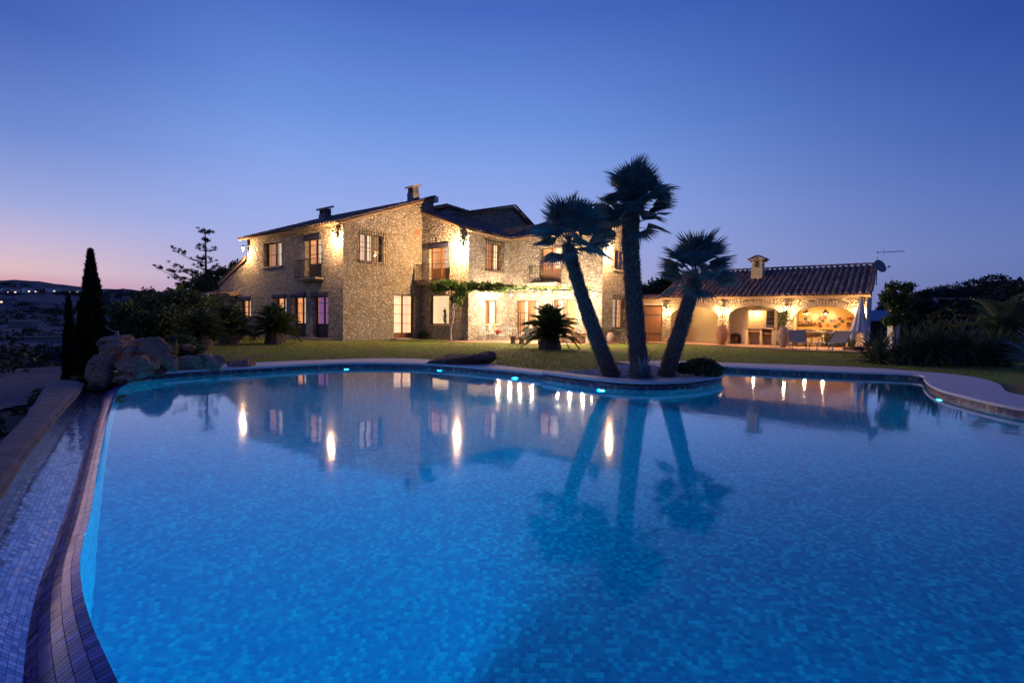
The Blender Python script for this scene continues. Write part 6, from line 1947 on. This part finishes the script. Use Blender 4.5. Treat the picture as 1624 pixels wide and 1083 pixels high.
# dead branches by the boulders
t_ = empty('dead_branch', tuple(at(183, 533, 11.8)), .2); tag(t_, 'bare pale branch and stake standing behind the boulders', 'branch')
MB().tube([(.06, 0, -.3), (.05, 0, .12)], .022, 6).tube([(-.1, 0, -.1), (0, 0, .03), (.04, 0, .08), (-.12, 0, .16), (-.22, 0, .24)], [.02, .02, .016, .012, .006], 6).build('stem', M['vinebark'], t_)
b = MB()
for i in range(26):
    a = rv.uniform(0, 2 * PI); q_ = rv.uniform(.1, .3); b.tube([(0, 0, 0), (math.cos(a) * q_ * .4, math.sin(a) * q_ * .4, .3), (math.cos(a) * q_, math.sin(a) * q_, rv.uniform(.4, .62))], [.006, .004, .002], 3)
o = b.build('dry_grass_tuft', M['dry'], None, loc=(-9.1, 13.9, .05)); tag(o, 'tuft of dry grass stems in front of the hedge', 'grass tuft')

# ------------------------------------------------------------------ VALLEY
hb = random.Random(21)
def far_house(label, d, az, w_, dp, h, lit_n, flat=False, tone=.5):
    x, y = d * math.sin(R(az)), d * math.cos(R(az)); z = hgt(x, y)
    t_ = empty('valley_house', (x, y, z - 1), R(hb.uniform(20, 70))); tag(t_, label, 'house', 'distant houses across the valley')
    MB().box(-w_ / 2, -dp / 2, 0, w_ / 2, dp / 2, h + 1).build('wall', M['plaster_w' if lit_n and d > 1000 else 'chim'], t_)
    b = MB(); e = .6
    if flat: b.box(-w_ / 2 - e, -dp / 2 - e, h + 1.01, w_ / 2 + e, dp / 2 + e, h + 1.4)
    else:
        A_ = [(-w_ / 2 - e, -dp / 2 - e, h + .9), (w_ / 2 + e, -dp / 2 - e, h + .9), (w_ / 2 + e, 0, h + 1 + dp * .22), (-w_ / 2 - e, 0, h + 1 + dp * .22)]
        b.quad(*A_); b.quad(*[(x_, -y_, z_) for x_, y_, z_ in A_][::-1])
    b.build('roof', M['tile'], t_)
    for i in range(lit_n):
        xx = -w_ / 2 + w_ * (i + .7) / (lit_n + .4); s_ = .5 * (1 + d / 900)
        MB().box(xx - s_, -dp / 2 - .08, 1.8, xx + s_, -dp / 2 - .01, 1.8 + 1.6 * s_).build('window', M['farlight'], t_)
spec = [(430, -38.6, 16, 8, 4, 3, True, 'long low valley building with three bright lights below the ridge'), (640, -39.5, 16, 9, 5, 2, False, 'pale house with a bright light left of the cypress, mid-slope'), (720, -37.2, 14, 9, 5, 1, False, 'valley house with one light just left of the cypress tip'),
        (760, -35.0, 15, 9, 5, 2, False, 'lit valley house immediately right of the cypress'), (820, -32.8, 14, 8, 5, 2, False, 'lit house on the slope above the left shrub'), (1180, -44.2, 22, 12, 7, 2, False, 'pale house at the far left of the ridge'), (1200, -43.0, 20, 12, 7, 2, False, 'second pale house along the ridge from the left'),
        (1220, -41.6, 22, 12, 7, 1, False, 'third pale house along the ridge from the left'), (1230, -40.4, 26, 12, 6, 2, False, 'long pale house midway along the ridge'), (1150, -39.2, 22, 12, 7, 2, False, 'bright pale house below the ridge near the cypress'), (520, -43.5, 14, 9, 4, 0, True, 'unlit pale farm building in the left fields'),
        (330, -42.2, 22, 7, 2.6, 0, True, 'low pale greenhouse in the middle of the fields'), (380, -40.8, 26, 8, 2.6, 0, True, 'low pale greenhouse right of the middle of the fields'), (900, -44.6, 18, 10, 5, 1, False, 'house with a single light at the left edge of the slope')]
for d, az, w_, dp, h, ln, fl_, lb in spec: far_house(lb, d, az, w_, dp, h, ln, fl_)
def road(label, d0, az0, d1, az1, wd):
    b = MB(); n = 60; P_ = []
    for i in range(n + 1):
        f = i / n; az = R(az0 + (az1 - az0) * f); d = d0 + (d1 - d0) * f + 6 * math.sin(f * 7)
        P_.append([(q * math.sin(az), q * math.cos(az)) for q in (d, d + wd)])
    for (a, c), (a2, c2) in zip(P_[:-1], P_[1:]):
        lift = .9 + d0 * .002
        b.quad((*a, hgt(*a) + lift), (*a2, hgt(*a2) + lift), (*c2, hgt(*c2) + lift), (*c, hgt(*c) + lift))
    o = b.build('country_road', M['gravelpath'], None); tag(o, kind='structure'); return o
road('', 150, -50, 150, -34, 7); road('', 230, -50, 235, -34, 8)

S.render.film_transparent = False
